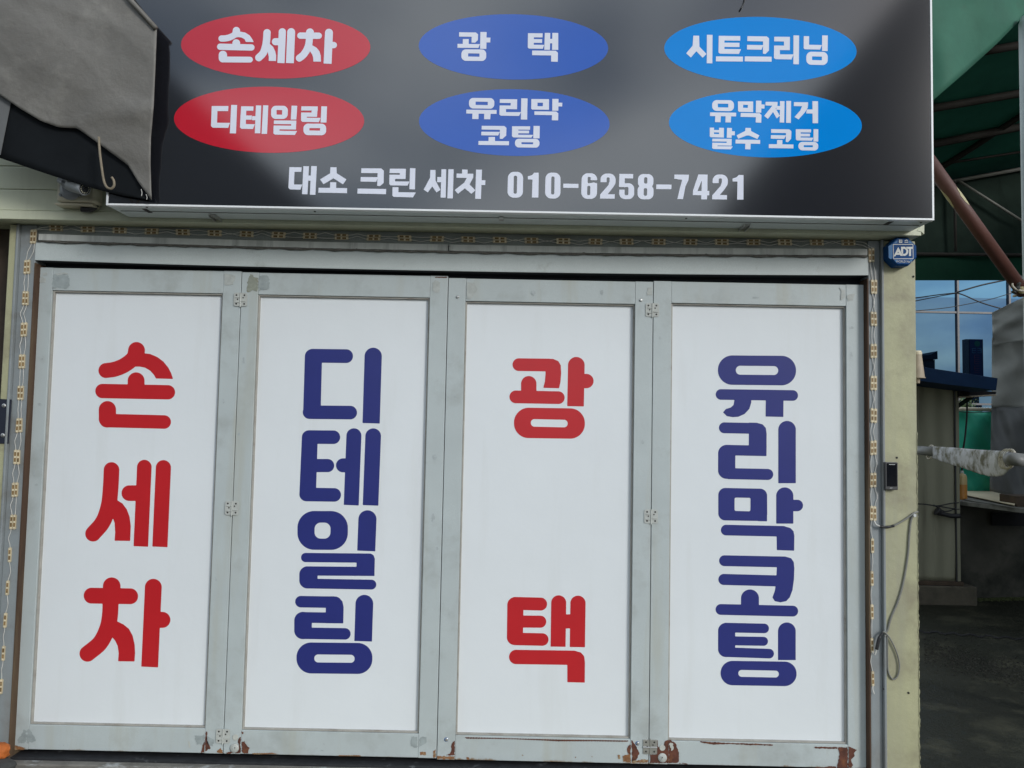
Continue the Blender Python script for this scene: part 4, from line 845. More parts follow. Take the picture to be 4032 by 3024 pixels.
for gg in ([P((720, 435), (880, 725), (800, 725), (770, 690), (650, 695), (625, 740), (570, 740)), N(P((718, 590), (742, 632), (690, 635)))],
           [P((812, 430), (930, 430), (1000, 470), (1048, 545), (1050, 610), (1015, 680), (950, 722), (892, 728), (812, 585)), N(P((880, 495), (930, 500), (975, 535), (985, 590), (960, 645), (893, 668), (880, 640)))],
           [P((1060, 432), (1190, 428), (1192, 495), (1140, 497), (1138, 730), (1070, 732), (1075, 505), (1030, 500), (980, 485), (978, 433))],
           [P((738, 195), (790, 195), (788, 215), (770, 265), (740, 265), (762, 215), (738, 215)), P((800, 195), (818, 195), (818, 260), (800, 260)), P((835, 195), (850, 195), (850, 260), (835, 260)), P((745, 265), (850, 265), (850, 300), (745, 302)), N(P((768, 275), (828, 275), (828, 283), (768, 283)))],
           [P((980, 195), (1000, 195), (1040, 240), (1020, 252), (988, 215), (945, 250), (922, 240)), P((922, 272), (1045, 272), (1045, 290), (922, 290))]):
    glyph(gg, TAd, -.1058, m_print, ac, h=6)
def text_mesh(txt, p, height, width, mat, parent, name='lettering'):
    cu = bpy.data.curves.new('t', 'FONT'); cu.body = txt; cu.size = 1; ob = bpy.data.objects.new('t', cu); col.objects.link(ob)
    dg = bpy.context.evaluated_depsgraph_get(); me = bpy.data.meshes.new_from_object(ob.evaluated_get(dg))
    bpy.data.objects.remove(ob)
    vs = np.array([v.co[:] for v in me.vertices]); mn, mxx = vs.min(0), vs.max(0)
    vs = (vs-mn)/(mxx-mn+1e-9)
    V3 = [(p[0]+a[0]*width, p[1], p[2]+a[1]*height) for a in vs]
    o = mesh_obj(name, V3, [tuple(q.vertices) for q in me.polygons], mat, parent); bpy.data.meshes.remove(me); return o
p = a3(650, 942, -.1058); q = a3(1148, 880, -.1058); text_mesh('WORLD No.1', p, q[2]-p[2], q[0]-p[0], m_print, ac)
# card reader
rd = thing('card_reader', 'slim dark grey access card reader on cream pilaster beside door', 'card reader', F(3511, 1930, -.05))
x0, x1 = X(3486, 1870, -.07), X(3536, 1870, -.07); z1, z0 = Z(3511, 1820, -.07), Z(3511, 1929, -.07)
mb = MB(); mb.box(x0, x1, -.07, -.0452, z0, z1); mb.build('case', m_reader, rd, bevel=.003)
mb = MB(); mb.box(x0+.007, x1-.005, -.0716, -.0702, z0+.016, z1-.005); gp = mb.build('front_glass', m_glassb, rd, bevel=.0006)
mb = MB(); mb.box(x0+.016, x1-.014, -.0722, -.0717, z1-.0115, z1-.0095); mb.build('indicator_bar', m_print, gp)
p = (x0+.020, -.0704, z0+.005); text_mesh('ADT', p, .006, .012, m_print, rd)
# cables on right pilaster
def k3(x, y, d=-.05): return F(3440+x/2.37, 2000+y/2.37, d)
cb = thing('power_cable', 'grey power cable with hanging loop clipped to the cream pilaster', 'cable', k3(130, 1150))
mb = MB(); mb.tube(smooth_line([k3(410, 85, -.03), k3(385, 62, -.052), k3(350, 110), k3(332, 250), k3(320, 430), k3(280, 680), k3(230, 860), k3(160, 1030), k3(130, 1140), k3(105, 1165), k3(85, 1158)], 6), .0048, 8); mb.build('cord', m_cable, cb, smooth=True)
mb = MB(); mb.tube(smooth_line([k3(85, 1158, -.053), k3(110, 1165, -.056), k3(160, 1230, -.055), k3(215, 1350, -.054), k3(240, 1460, -.053), k3(228, 1555, -.052), k3(182, 1600, -.051), k3(137, 1530, -.051), k3(128, 1400, -.051), k3(126, 1200, -.053), k3(100, 1195, -.056)], 6), .0036, 8); mb.build('loop', m_cable, cb, smooth=True)
mb = MB(); mb.tube(smooth_line([k3(85, 1160, -.053), k3(60, 1200, -.055), k3(45, 1240, -.056), k3(28, 1320, -.056)], 5), [.005]*6+[.008]*10, 8); mb.build('plug', m_rubber, cb, smooth=True)
mb = MB(); mb.tube(smooth_line([k3(28, 1320, -.056), k3(15, 1365, -.052), k3(0, 1360, -.046), k3(-12, 1340, -.044)], 5), .0025, 6); mb.build('lead', m_wire, cb, smooth=True)
mb = MB(); mb.lathe(k3(380, 70, -.054), (0, -1, 0), [(0, .007), (.006, .007)], 10); mb.build('clip', m_print, cb)
c2 = thing('supply_wire', 'twin white wire joined with black tape running off the LED string', 'wire', k3(120, 178))
mb = MB(); mb.tube(smooth_line([k3(3, 118, -.045), k3(25, 155, -.05), k3(62, 172, -.056)], 5), .0032, 8); mb.build('lead', m_wire, c2, smooth=True)
mb = MB(); mb.tube(smooth_line([k3(60, 172, -.056), k3(100, 179, -.056), k3(150, 175, -.055), k3(188, 166, -.054)], 5), [.006+.001*math.sin(i) for i in range(16)], 8); mb.build('tape', m_rubber, c2, smooth=True)
mb = MB(); mb.tube(smooth_line([k3(186, 166, -.054), k3(240, 140, -.052), k3(320, 90, -.052), k3(375, 50, -.051), k3(412, 35, -.04)], 5), .0042, 8); mb.build('cord', m_cable, c2, smooth=True)

# ================================================================== GREY AWNING TARP (upper left)
aw = thing('awning_tarp', 'weathered grey awning tarp sagging in front of the signboard corner', 'awning', F(100, 500, -.5))
right_e = [(380, -170), (513, 0), (618, 111), (612, 260), (605, 418), (598, 500), (594, 543), (592, 640), (597, 787)]
bot_e = [(-110, 315), (0, 374), (81, 429), (163, 477), (233, 502), (304, 505), (391, 567), (505, 651), (548, 722), (597, 787)]
def arc(pl, n):
    pl = np.array(pl, float); s = np.r_[0, np.cumsum(np.linalg.norm(np.diff(pl, axis=0), axis=1))]; q = np.linspace(0, s[-1], n)
    return np.stack([np.interp(q, s, pl[:, 0]), np.interp(q, s, pl[:, 1])], 1)
NA, NB = 60, 60
re = arc(right_e, NB); be = arc(bot_e, NA); le = arc([(-110, -330), (-110, 315)], NB); te = arc([(-110, -330), (380, -170)], NA)
def fold(u, v):
    q = (-u*.55+v*.83)/118.; w_ = (u+v*.5)/430.
    s = .030*math.sin(q*1.05+w_*.9+.4)+.010*math.sin(q*2.3+1.3-w_*1.4)+.0022*math.sin(q*6.1+w_*2.2)+.0016*math.sin(u/31.+v/53.)
    s += .012*(1-abs(math.sin(q*.8+w_*.7+.3)))**5+.006*(1-abs(math.sin(q*1.9-w_*1.3+1.1)))**6
    s += .035*math.exp(-((v-430+.10*(u-600))/42.)**2)*max(0, min(1, (u-250)/300.))
    return s
rows = []
for j in range(NB):
    row = []; t = j/(NB-1)
    for i in range(NA):
        s = i/(NA-1)
        p = (1-t)*te[i]+t*be[i]+(1-s)*le[j]+s*re[j]-((1-s)*(1-t)*te[0]+s*(1-t)*te[-1]+(1-s)*t*be[0]+s*t*be[-1])
        row.append(F(p[0], p[1], -.392-.40*fold(p[0], p[1])+.015*t))
    rows.append(row)
mb = MB(); mb.grid(rows); mb.build('outer_sheet', m_tarp, aw, smooth=True, solid=.003)
inn_t = arc([(-110, 165), (0, 250), (300, 420), (560, 650), (596, 783)], 24); inn_b = arc([(-110, 585), (0, 622), (200, 690), (350, 737), (470, 768), (596, 789)], 24)
rows = [[F(*(inn_t[i]*(1-t)+inn_b[i]*t), -.346+.004*t*(1-i/23.)+.001*math.sin(i*.9)) for i in range(24)] for t in np.linspace(0, 1, 12)]
mb = MB(); mb.grid(rows); mb.build('inner_sheet', m_tarpd, aw, smooth=True, solid=.003)
mb = MB(); mb.tube([F(380, -170, -.395), F(513, 0, -.397), F(614, 112, -.395)], .011, 10); mb.build('frame_pipe', m_tarp, aw, smooth=True)
mb = MB(); mb.tube([F(-110, -330, -.42), (F(-110, -330, -.42)[0]-.9, -.42, 3.9)], .025, 10); mb.build('support_post', m_post, aw)
rows = [[F(u, v, -.352) for u in (-110, 45-(v-395)*.20)] for v in np.linspace(330, 610, 8)]
mb = MB(); mb.grid(rows); mb.build('side_flap', m_gtarpd, aw, solid=.002)
for pts in ([(556, 745), (559, 760), (557, 772)], [(575, 765), (579, 778), (577, 786)]):
    mb = MB(); mb.tube(smooth_line([F(u, v, -.43) for u, v in pts], 4), .0012, 5); mb.build('frayed_thread', m_wire, aw, smooth=True)
mb = MB(); mb.tube(smooth_line([F(389, 540, -.42), F(393, 600, -.43), F(402, 670, -.435), F(410, 715, -.435), F(421, 737, -.435), F(437, 743, -.435), F(449, 731, -.435), F(448, 712, -.435), F(440, 698, -.435)], 6), .0052, 8)
tag(mb.build('wire_hook', m_hook, None, smooth=True), 'bent rusty wire hook hanging under the grey awning tarp', 'hook')

# orange lump by left jamb
def lump(name, c, rx, ry, rz, mat, seed, amp=.16):
    bm = bmesh.new(); bmesh.ops.create_icosphere(bm, subdivisions=3, radius=1); r_ = np.random.RandomState(seed); ph = r_.rand(12)*6
    for v in bm.verts:
        q = v.co; s = 1+amp*(math.sin(q.x*3+ph[0])*math.sin(q.y*3.3+ph[1])+.6*math.sin(q.z*5+ph[2]+q.x*4)+.3*math.sin(q.y*11+ph[3]+q.z*9))
        v.co = Vector((c[0]+q.x*s*rx, c[1]+q.y*s*ry, c[2]+q.z*s*rz))
    o_ = Vector((c[0], c[1], c[2]))
    vs = [v.co[:] for v in bm.verts]; fs = [tuple(v.index for v in f.verts) for f in bm.faces]; bm.free()
    return mesh_obj(name, vs, fs, mat, None, smooth=True)
c = F(-18, 2962, -.16); tag(lump('orange_stone', (c[0], -.16, c[2]+.002), .058, .05, .032, m_orange, 3), 'rounded orange-painted stone lying beside the left door jamb', 'stone')
c = F(-30, 3016, -.19); tag(lump('dark_stone', (c[0], -.19, c[2]-.004), .098, .07, .032, m_rock, 5), 'dark grey stone under the orange one by the left jamb', 'stone')

# ================================================================== RIGHT SIDE YARD
def plane_hit(u, v, A, B, Cc):
    A, B, Cc = map(np.array, (A, B, Cc)); n = np.cross(B-A, Cc-A)
    d = fw+rt*((u-2016)/FPX)-up*((v-1512)/FPX); t = np.dot(A-CAM, n)/np.dot(d, n); return tuple(CAM+d*t)
RA_, RB_, RC_ = F(3605, 738, 4.2), F(4300, 612, 4.2), F(3605, -150, 1.0)
roof = lambda u, v: plane_hit(u, v, RA_, RB_, RC_)
can = thing('green_canopy', 'dark green tarpaulin canopy on pipe purlins over the side yard', 'canopy', F(4055, 2300, 1.0))
rows = [[roof(u, v+(u-3600)*-.18) for u in (3606, 3700, 3800, 3900, 4000, 4150, 4300)] for v in np.linspace(738, -120, 12)]
mb = MB(); mb.grid(rows); mb.build('roof_sheet', m_green, can, smooth=True, solid=.004)
def rpipe(pts, r, mat=None, dv=6):
    mb = MB(); mb.tube([Vector(roof(u, v+dv))+Vector((0, 0, -r*1.2)) for u, v in pts], r, 8); mb.build('purlin', mat or m_pipe, can, smooth=True)
rpipe([(3850, 181), (3924, 168), (4150, 128)], .032); rpipe([(3610, 414), (3678, 401), (4022, 342), (4150, 320)], .034); rpipe([(3610, 558), (3678, 543), (4022, 475), (4150, 450)], .036)
rpipe([(3612, 700), (3681, 658), (3836, 560), (4022, 435), (4120, 370)], .026); rpipe([(3700, 638), (3759, 627), (4018, 587), (4150, 565)], .012)
mb = MB(); mb.tube([F(3608, 740, 4.15), F(4300, 614, 4.15)], .02, 8); mb.build('purlin', m_pipel, can, smooth=True)
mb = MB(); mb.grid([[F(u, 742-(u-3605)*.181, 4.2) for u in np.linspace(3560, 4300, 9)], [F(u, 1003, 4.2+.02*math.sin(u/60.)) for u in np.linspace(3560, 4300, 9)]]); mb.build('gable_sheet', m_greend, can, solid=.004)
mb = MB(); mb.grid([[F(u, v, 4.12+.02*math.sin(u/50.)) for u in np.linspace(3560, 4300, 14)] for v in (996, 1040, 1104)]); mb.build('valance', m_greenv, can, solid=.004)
mb = MB(); mb.tube([F(3560, 1000, 4.08), F(4300, 1006, 4.08)], .018, 8); mb.build('eave_pipe', m_pipe, can, smooth=True)
mb = MB(); mb.tube([F(3775, 712, 4.12), F(4040, 880, 4.12)], .014, 8); mb.build('strut', m_pipel, can, smooth=True)
mb = MB(); mb.tube([F(3758, 715, 4.12), F(3763, 990, 4.12)], .014, 8); mb.build('strut', m_pipe, can, smooth=True)
rows = []
for t in np.linspace(0, 1, 26):
    row = []
    for s in np.linspace(0, 1, 40):
        u = 3640+s*660; vb = float(np.interp(u, [3640, 3700, 3800, 3925, 4032, 4300], [425, 372, 285, 172, 62, -190])); vt = -420
        yy = .75+.45*s+.04*math.sin(s*9+t*3)+.02*math.sin(s*21-t*5)
        row.append(F(u, vt+(vb-vt)*t, yy))
    rows.append(row)
mb = MB(); mb.grid(rows); mb.build('front_flap', m_greenl, can, smooth=True, solid=.003)
pc = F(4074, 1500, 1.0); mb = MB(); mb.lathe((pc[0], 1.0, GZ), (0, 0, 1), [(0, .052), (Z(4056, 90, 1.0)-GZ, .052), (Z(4056, 66, 1.0)-GZ, .04)], 24); mb.build('post', m_post, can, smooth=False)
mb = MB(); e0, e1 = Vector(F(3640, 610, .5)), Vector(F(4030, 1152, .93)); mb.tube([e0, e1], .0375, 18); br = mb.build('brace', m_brown, can, smooth=True, label='red oxide painted diagonal brace with peeled patches')
def pipe_patch(t0, t1, a0, a1, seed):
    ax = (e1-e0).normalized(); tocam = (Vector(CAM)-e0); tocam = (tocam-ax*tocam.dot(ax)).normalized(); sd_ = ax.cross(tocam)
    r_ = np.random.RandomState(seed); rows = []
    for i in range(9):
        t = t0+(t1-t0)*i/8; wdt = math.sin(math.pi*(i+.4)/9)*(.7+.5*r_.rand()); am = (a0+a1)/2; ah = (a1-a0)/2*wdt
        rows.append([e0.lerp(e1, t)+(tocam*math.cos(R(am+ah*k))+sd_*math.sin(R(am+ah*k)))*.0386 for k in (-1, -.3, .3, 1)])
    mb = MB(); mb.grid(rows); mb.build('peeled_patch', m_peel, br)
pipe_patch(.20, .33, 40, 85, 2); pipe_patch(.24, .36, -85, -45, 5); pipe_patch(.93, .98, -40, 40, 9)
# ropes at the joint
rp_ = thing('rope_binding', 'frayed pale rope lashed round the brace end and post', 'rope', F(4010, 1140, .9))
for k, (dv, tl) in enumerate(((0, 30), (12, 25), (24, 34), (-14, 20))):
    cp = Vector(F(4050, 1120+dv, 1.0)); pts = []
    for i in range(25):
        an = 2*math.pi*i/24; pts.append(cp+Vector((math.cos(an)*.078, math.sin(an)*.074, math.cos(an)*.001*tl)))
    mb = MB(); mb.tube(pts, .0065, 7); mb.build('strand', m_rope, rp_, smooth=True)
mb = MB(); mb.tube(smooth_line([F(3992, 1108, .88), F(3986, 1118, .87), F(3990, 1130, .87), F(4004, 1140, .87), F(4030, 1146, .88)], 5), .006, 7); mb.build('strand', m_rope, rp_, smooth=True)
mb = MB(); mb.tube(smooth_line([F(4018, 1088, .88), F(4010, 1110, .87), F(4008, 1130, .87), F(3998, 1142, .88), F(3991, 1152, .88)], 5), [.010+.006*math.sin(i*.7)**2 for i in range(21)], 8); mb.build('rag', m_rock, rp_, smooth=True)
# wrapped pipe
wp = thing('wrapped_pipe', 'grey plastic pipe with sagging mildewed white foam wrap across side yard', 'pipe', F(3800, 1900, 1.5))
ypipe = lambda u: float(np.interp(u, [3560, 3632, 3995, 4060], [3.4, 3.0, .9, .9]))
def w3(x, y, dy=0): u = 3600+x/4.74; return F(u, 1700+y/4.74, ypipe(u)+dy)
mb = MB(); mb.tube([w3(-60, 340), w3(150, 352), w3(360, 372)], .039, 20); mb.build('pipe', m_pvc, wp, smooth=True)
mb = MB(); mb.tube([w3(1790, 505), w3(1870, 512), w3(2080, 535)], .039, 20); mb.build('pipe', m_pvc, wp, smooth=True)
tb = [(290, 290, 440), (340, 272, 480), (420, 275, 520), (500, 280, 548), (650, 290, 600), (800, 300, 645), (1000, 318, 710), (1200, 333, 782), (1400, 345, 830), (1550, 352, 838), (1650, 358, 812), (1730, 362, 740), (1790, 372, 650)]
rows = []
for x in np.linspace(290, 1790, 60):
    top = float(np.interp(x, [q[0] for q in tb], [q[1] for q in tb])); bo = float(np.interp(x, [q[0] for q in tb], [q[2] for q in tb]))
    pt, pb = Vector(w3(x, top)), Vector(w3(x, bo)); c = (pt+pb)/2; hh = (pt-pb).length/2; ring = []
    for k in range(28):
        an = 2*math.pi*k/28; wd = .048*(1+.25*math.sin(an)) if hh > .05 else .046
        n_ = 1+.03*math.sin(x*.05+k*1.3)+.02*math.sin(x*.13-k)
        ring.append(c+Vector((0, math.cos(an)*wd*n_, math.sin(an)*hh*(n_ if math.sin(an) < 0 else 1))))
    ring.append(ring[0]); rows.append(ring)
mb = MB(); mb.grid(rows); mb.build('foam_wrap', m_foam, wp, smooth=True)
for x in (1690, 1735, 1775, 300):
    cp = Vector(w3(x, 355+x*.088)); pts = [cp+Vector((math.sin(2*math.pi*i/20)*.012, math.cos(2*math.pi*i/20)*.05, math.sin(2*math.pi*i/20)*.056)) for i in range(21)]
    mb = MB(); mb.tube(pts, .008, 7); mb.build('binding_ring', m_rope, wp, smooth=True)
# side lamp
lp = thing('wall_lamp', 'small cream wall lamp with tapered shade poking out behind the cream pilaster', 'lamp', F(3611, 1490, .3))
cx_, zz = X(3612, 1440, .3), lambda v: Z(3612, v, .3)
k_ = 3.94/3028
mb = MB(); mb.lathe((cx_, .3, zz(1489)), (0, 0, 1), [(0, 29*k_), (3*k_, 29*k_), (3.2*k_, 26*k_), (zz(1397)-zz(1489), 16*k_)], 28); mb.build('shade', m_lampsh, lp)
mb = MB(); mb.lathe((cx_, .3, zz(1397)), (0, 0, 1), [(0, 17*k_), (10*k_, 17*k_), (16*k_, 13*k_)], 24); mb.build('cap', m_lampw, lp)
mb = MB(); mb.lathe((cx_, .3, zz(1489)), (0, 0, -1), [(0.001, 10*k_), (20*k_, 8*k_)], 14); mb.build('stem', m_lampsh, lp)
# shed
YH = 3.9
sh = thing('side_shed', 'olive grey panel shed with navy sloped roof edge in the side yard', 'shed', (6, 4.2, GZ))
sxr = X(3775, 1900, YH)
xs_ = [X(3400, 1900, YH), X(3660, 1900, YH), X(3710, 1900, YH), X(3759, 1900, YH)]
zt = Z(3700, 1470, YH)
mb = MB(); N_ = 60
rows = []
for z_ in np.linspace(.13, zt, 40):
    rows.append([(x_, YH+.006*math.sin(x_*38)+.010*math.sin(z_*7+x_*4)*max(0, 1-z_/1.2), z_) for x_ in np.linspace(xs_[0], xs_[3], 50)])
mb.grid(rows); mb.build('wall_sheet', m_shed, sh, smooth=True, solid=.01)
mb = MB(); mb.box(xs_[3]+.004, sxr, YH-.02, YH+1.2, .13, zt); mb.build('corner_trim', m_shed, sh, bevel=.004)
mb = MB(); mb.tube([(xs_[3]-.002, YH-.02, .12), (xs_[3]-.004, YH-.022, 1.0), (xs_[3]-.002, YH-.02, zt)], .008, 6); mb.build('corner_cable', m_rubber, sh)
mb = MB(); mb.box(xs_[0], sxr+.02, YH-.035, YH+1.2, .092, .128); mb.build('base_rail', m_brownwood, sh, bevel=.004)
bl = G(3790, 2362, GZ); mb = MB(); mb.box(xs_[0], bl[0], YH-.07, YH+1.2, GZ-.02, .09); mb.build('plinth', pmat('plinth_concrete', (.085, .075, .055), .85, var=.25, scale=10, bump=.004), sh, bevel=.01)
zr = lambda u, v: F(u, v, 3.45)
mb = MB(); mb.prism([zr(3560, 1434), zr(3929, 1489), zr(3923, 1537), zr(3775, 1519), zr(3560, 1492)], (0, .95, 0)); mb.build('roof_fascia', m_navy, sh, bevel=.003)
mb = MB(); mb.prism([F(3776, 1531, 3.85), F(3923, 1543, 3.85), F(3920, 1555, 3.85), F(3777, 1563, 3.85)], (0, .5, 0)); mb.build('dark_soffit', m_black, sh)  # black block for the dark underside of the eave
mb = MB(); mb.tube([F(3776, 1564, 3.83), F(3921, 1556, 3.83)], .008, 6); mb.build('soffit_edge', m_lampsh, sh)
mb = MB(); mb.tube([F(3770, 1600, 3.95), F(3827, 1562, 3.95)], .022, 8); mb.build('roof_strut', m_greend, sh)
fl = thing('work_light', 'black hand lamp and wires hanging on the olive shed wall', 'lamp', F(3720, 2015, 3.8))
def q3(x, y, d=3.82): return F(3600+x/4.74, 1700+y/4.74, d)
mb = MB(); mb.tube(smooth_line([q3(410, 1470), q3(440, 1490), q3(480, 1520), q3(560, 1540), q3(700, 1570), q3(850, 1570)], 5), [.03, .04, .045, .045, .04, .035]+[.03]*5+[.022]*15, 10); mb.build('lamp_body', m_rubber, fl, smooth=True)
for pts in ([(40, 1345), (200, 1355), (450, 1390), (760, 1440), (840, 1445)], [(360, 1365), (430, 1410), (540, 1480), (640, 1480), (740, 1445)], [(360, 1385), (500, 1375), (700, 1335), (835, 1325)]):
    mb = MB(); mb.tube(smooth_line([q3(*p_) for p_ in pts], 5), .006, 6); mb.build('cord', m_rubber, fl, smooth=True)
# counter wall, slab and things on it
cw = thing('yard_counter', 'mossy dark concrete work counter with worn slab top beside the shed', 'counter', (7, 4, GZ))
s0, s1, s2 = G(3776, 1972, .896), G(4026, 2002, .896), G(4160, 2018, .896)
mb = MB(); mb.prism([s0, s1, s2, (s2[0]+.6, s2[1]+1.6, .896), (s0[0], s0[1]+1.5, .896)], (0, 0, -.042)); mb.build('slab', m_slab, cw, bevel=.006)
w0, w1 = G(3782, 2362, GZ), G(4200, 2352, GZ)
mb = MB(); mb.prism([(w0[0], w0[1]+.02, GZ-.02), (w1[0], w1[1]+.02, GZ-.02), (w1[0], w1[1]+1.2, GZ-.02), (w0[0], w0[1]+1.2, GZ-.02)], (0, 0, .938)); mb.build('wall', m_conc, cw)
mb = MB(); o0, o1 = F(3906, 2006, w0[1]-.012), F(4060, 2072, w0[1]-.012); mb.box(o0[0], o1[0], w0[1]-.012, w0[1]+.01, o1[2], o0[2]-.03); mb.build('opening', m_black, cw)  # black panel on the wall face, painted shade of an opening
jg = thing('plastic_jug', 'plastic jug half full of orange liquid standing on the yard counter', 'jug', (0, 0, 0))
jc = (X(3789, 1930, 4.15), 4.15, .8965); jg.location = jc
kk = (jc[1]+3.64)/3028
mb = MB(); mb.lathe(jc, (0, 0, 1), [(0, 15*kk), (4*kk, 17*kk), (58*kk, 17*kk)], 20); mb.build('lower_body', m_jug2, jg, smooth=False)
mb = MB(); mb.lathe((jc[0], jc[1], jc[2]+58*kk), (0, 0, 1), [(0, 17*kk), (30*kk, 16.5*kk), (38*kk, 13*kk), (42*kk, 6*kk), (44*kk, 5*kk)], 20); mb.build('upper_body', m_jug1, jg)
mb = MB(); mb.lathe((jc[0], jc[1], jc[2]+102*kk), (0, 0, 1), [(0, 6*kk), (9*kk, 6*kk)], 14); mb.build('cap', m_print, jg)
zc_ = .925
cp = [G(3799, 1948, zc_), G(3798, 1934, zc_), G(3900, 1928, zc_), G(4001, 1955, zc_), G(4000, 1978, zc_), G(3994, 1988, zc_)]
mb = MB(); mb.prism(cp, (0, 0, -.006)); tag(mb.build('cardboard_sheet', m_board, None, bevel=.001), 'pale cardboard sheet lying tilted on the yard counter', 'cardboard')
cp2 = [G(3800, 1968, .905), G(3795, 1958, .905), G(3990, 1975, .905), G(4000, 1998, .905)]
mb = MB(); mb.prism(cp2, (0, 0, -.007)); tag(mb.build('board_sheet', m_slab, None), 'thin grey board under the pale cardboard on the counter', 'board')
bq = G(4012, 1996, .897); mb = MB(); mb.box(bq[0]-.02, bq[0]+.3, bq[1], bq[1]+.25, .897, .995); tag(mb.build('wooden_block', m_brownwood, None, bevel=.004), 'dark brown wooden block at the end of yard counter', 'block')
# tarps behind counter
def sheet(name, px, y, mat, parent, nu=24, nv=24, amp=.03, fr=(9., 4.), sol=.003):
    a_, b_, c_, d_ = [np.array(q, float) for q in px]; rows = []
    for t in np.linspace(0, 1, nv):
        row = []
        for s in np.linspace(0, 1, nu):
            p_ = (a_*(1-s)+b_*s)*(1-t)+(d_*(1-s)+c_*s)*t
            row.append(F(p_[0], p_[1], y+amp*math.sin(s*fr[0]+t*fr[1])+amp*.5*math.sin(s*fr[0]*2.3-t*fr[1]*1.7+1)+amp*.25*math.sin(t*19+s*5)))
        rows.append(row)
    mb = MB(); mb.grid(rows); return mb.build(name, mat, parent, smooth=True, solid=sol)
gs = thing('green_sheet', 'bright green tarpaulin sheet hung from a pale pipe behind the counter', 'tarp', F(3840, 1940, 5.0))
sheet('sheet', [(3770, 1617), (3925, 1624), (3925, 1960), (3770, 1960)], 5.0, m_greent, gs, amp=.035, fr=(5, 9))
mb = MB(); mb.tube([F(3768, 1610, 4.95), F(3930, 1613, 4.95)], .02, 8); mb.build('pipe', m_lampw, gs, smooth=True)
mb = MB(); mb.tube(smooth_line([F(3777, 1620, 4.9), F(3830, 1625, 4.9), F(3905, 1621, 4.9)], 5), .005, 6); mb.build('tie_cord', m_rubber, gs)
gc = thing('grey_curtain', 'grey tarpaulin curtain hanging beside the right post of yard', 'tarp', F(3960, 1960, 4.5))
sheet('upper_curtain', [(3906, 1330), (4120, 1290), (4120, 1606), (3904, 1604)], 4.5, m_gtarp2, gc, amp=.03, fr=(6, 5))
sheet('lower_curtain', [(3904, 1603), (4120, 1605), (4120, 1990), (3897, 1932)], 4.46, m_gtarpd, gc, amp=.04, fr=(7, 6))
sheet('top_flap', [(3906, 1231), (4120, 1125), (4120, 1322), (3909, 1361)], 4.36, m_gtarp2, gc, amp=.022, fr=(4, 8))
hc = thing('hanging_cable', 'thin black cable dropping in front of the green sheet', 'cable', F(3808, 1570, 4.2))
mb = MB(); mb.tube(smooth_line([F(3808, 1560, 4.2), F(3807, 1640, 4.2), F(3800, 1720, 4.2), F(3793, 1768, 4.2), F(3788, 1850, 4.2), F(3787, 1872, 4.2)], 6), .009, 6); mb.build('cord', m_rubber, hc, smooth=True)
mb = MB(); mb.tube(smooth_line([F(3779, 1840, 4.2), F(3779, 1900, 4.2), F(3784, 1970, 4.2)], 6), .005, 6); mb.build('cord', m_rubber, hc, smooth=True)
# overhead wires
def wire(pts, y, r, lab):
    mb = MB(); mb.tube(smooth_line([F(u, v, y) for u, v in pts], 6), r, 6); tag(mb.build('overhead_wire', m_rubber, None, smooth=True), lab, 'wire', 'wires strung behind the canopy')
wire([(3420, 1196), (3605, 1173), (3700, 1160), (3768, 1153)], 6.0, .007, 'black overhead wire rising to the knot beside the mullion')
wire([(3420, 1222), (3605, 1185), (3700, 1166), (3768, 1154)], 6.05, .006, 'lower of two black wires meeting at the knot beside the mullion')
wire([(3768, 1151), (3860, 1124), (3965, 1101), (4100, 1070)], 6.0, .010, 'thick black wire climbing from the knot to the brace')
wire([(3768, 1153), (3800, 1164), (3862, 1191), (3935, 1213), (4000, 1228), (4100, 1236)], 6.0, .008, 'wire sagging from the knot over the grey curtain flap')
wire([(3420, 1238), (3605, 1224), (3700, 1215), (3775, 1204), (3900, 1178), (3970, 1158), (4100, 1122)], 8.0, .006, 'thinnest wire crossing the blue glass diagonally')

# glass building
YG = 14.4
gb = thing('glass_building', 'office facade of blue mirror glass panes with grey mullions beyond the yard', 'building', (14, YG, GZ))
us = [3566-204*2, 3566-204, 3566, 3770, 3974, 4178, 4382, 4586]; gx = [X(u, 1400, YG) for u in us]
gz = [-.08, Z(3770, 1900, YG), Z(3770, 1590, YG), Z(3770, 1231, YG), Z(3770, 1172, YG), Z(3770, 872, YG), Z(3770, 513, YG)]
for i in range(len(gx)-1):
    for j in range(len(gz)-1):
        tx, tz = random.uniform(-.0012, .0012), random.uniform(-.0012, .0012); w_, h_ = gx[i+1]-gx[i], gz[j+1]-gz[j]
        mb = MB(); mb.add([(gx[i], YG-tx*w_-tz*h_, gz[j]), (gx[i+1], YG+tx*w_-tz*h_, gz[j]), (gx[i+1], YG+tx*w_+tz*h_, gz[j+1]), (gx[i], YG-tx*w_+tz*h_, gz[j+1])], [(0, 1, 2, 3)])
        mb.build('pane', m_glassl if j == 4 else m_glassw, gb, solid=.012)
for x_ in gx: mb = MB(); mb.box(x_-.022, x_+.022, YG-.06, YG+.1, GZ, gz[-1]); mb.build('mullion', m_mull, gb)
for z_ in gz[1:4]+gz[5:]:
    mb = MB(); mb.box(gx[0], gx[-1], YG-.045, YG+.1, z_-.022, z_+.022); mb.build('transom', m_mull, gb)
mb = MB(); mb.box(gx[0], gx[-1], YG+.15, YG+6, GZ, gz[-1]+.3); mb.build('building_body', m_far1, gb)
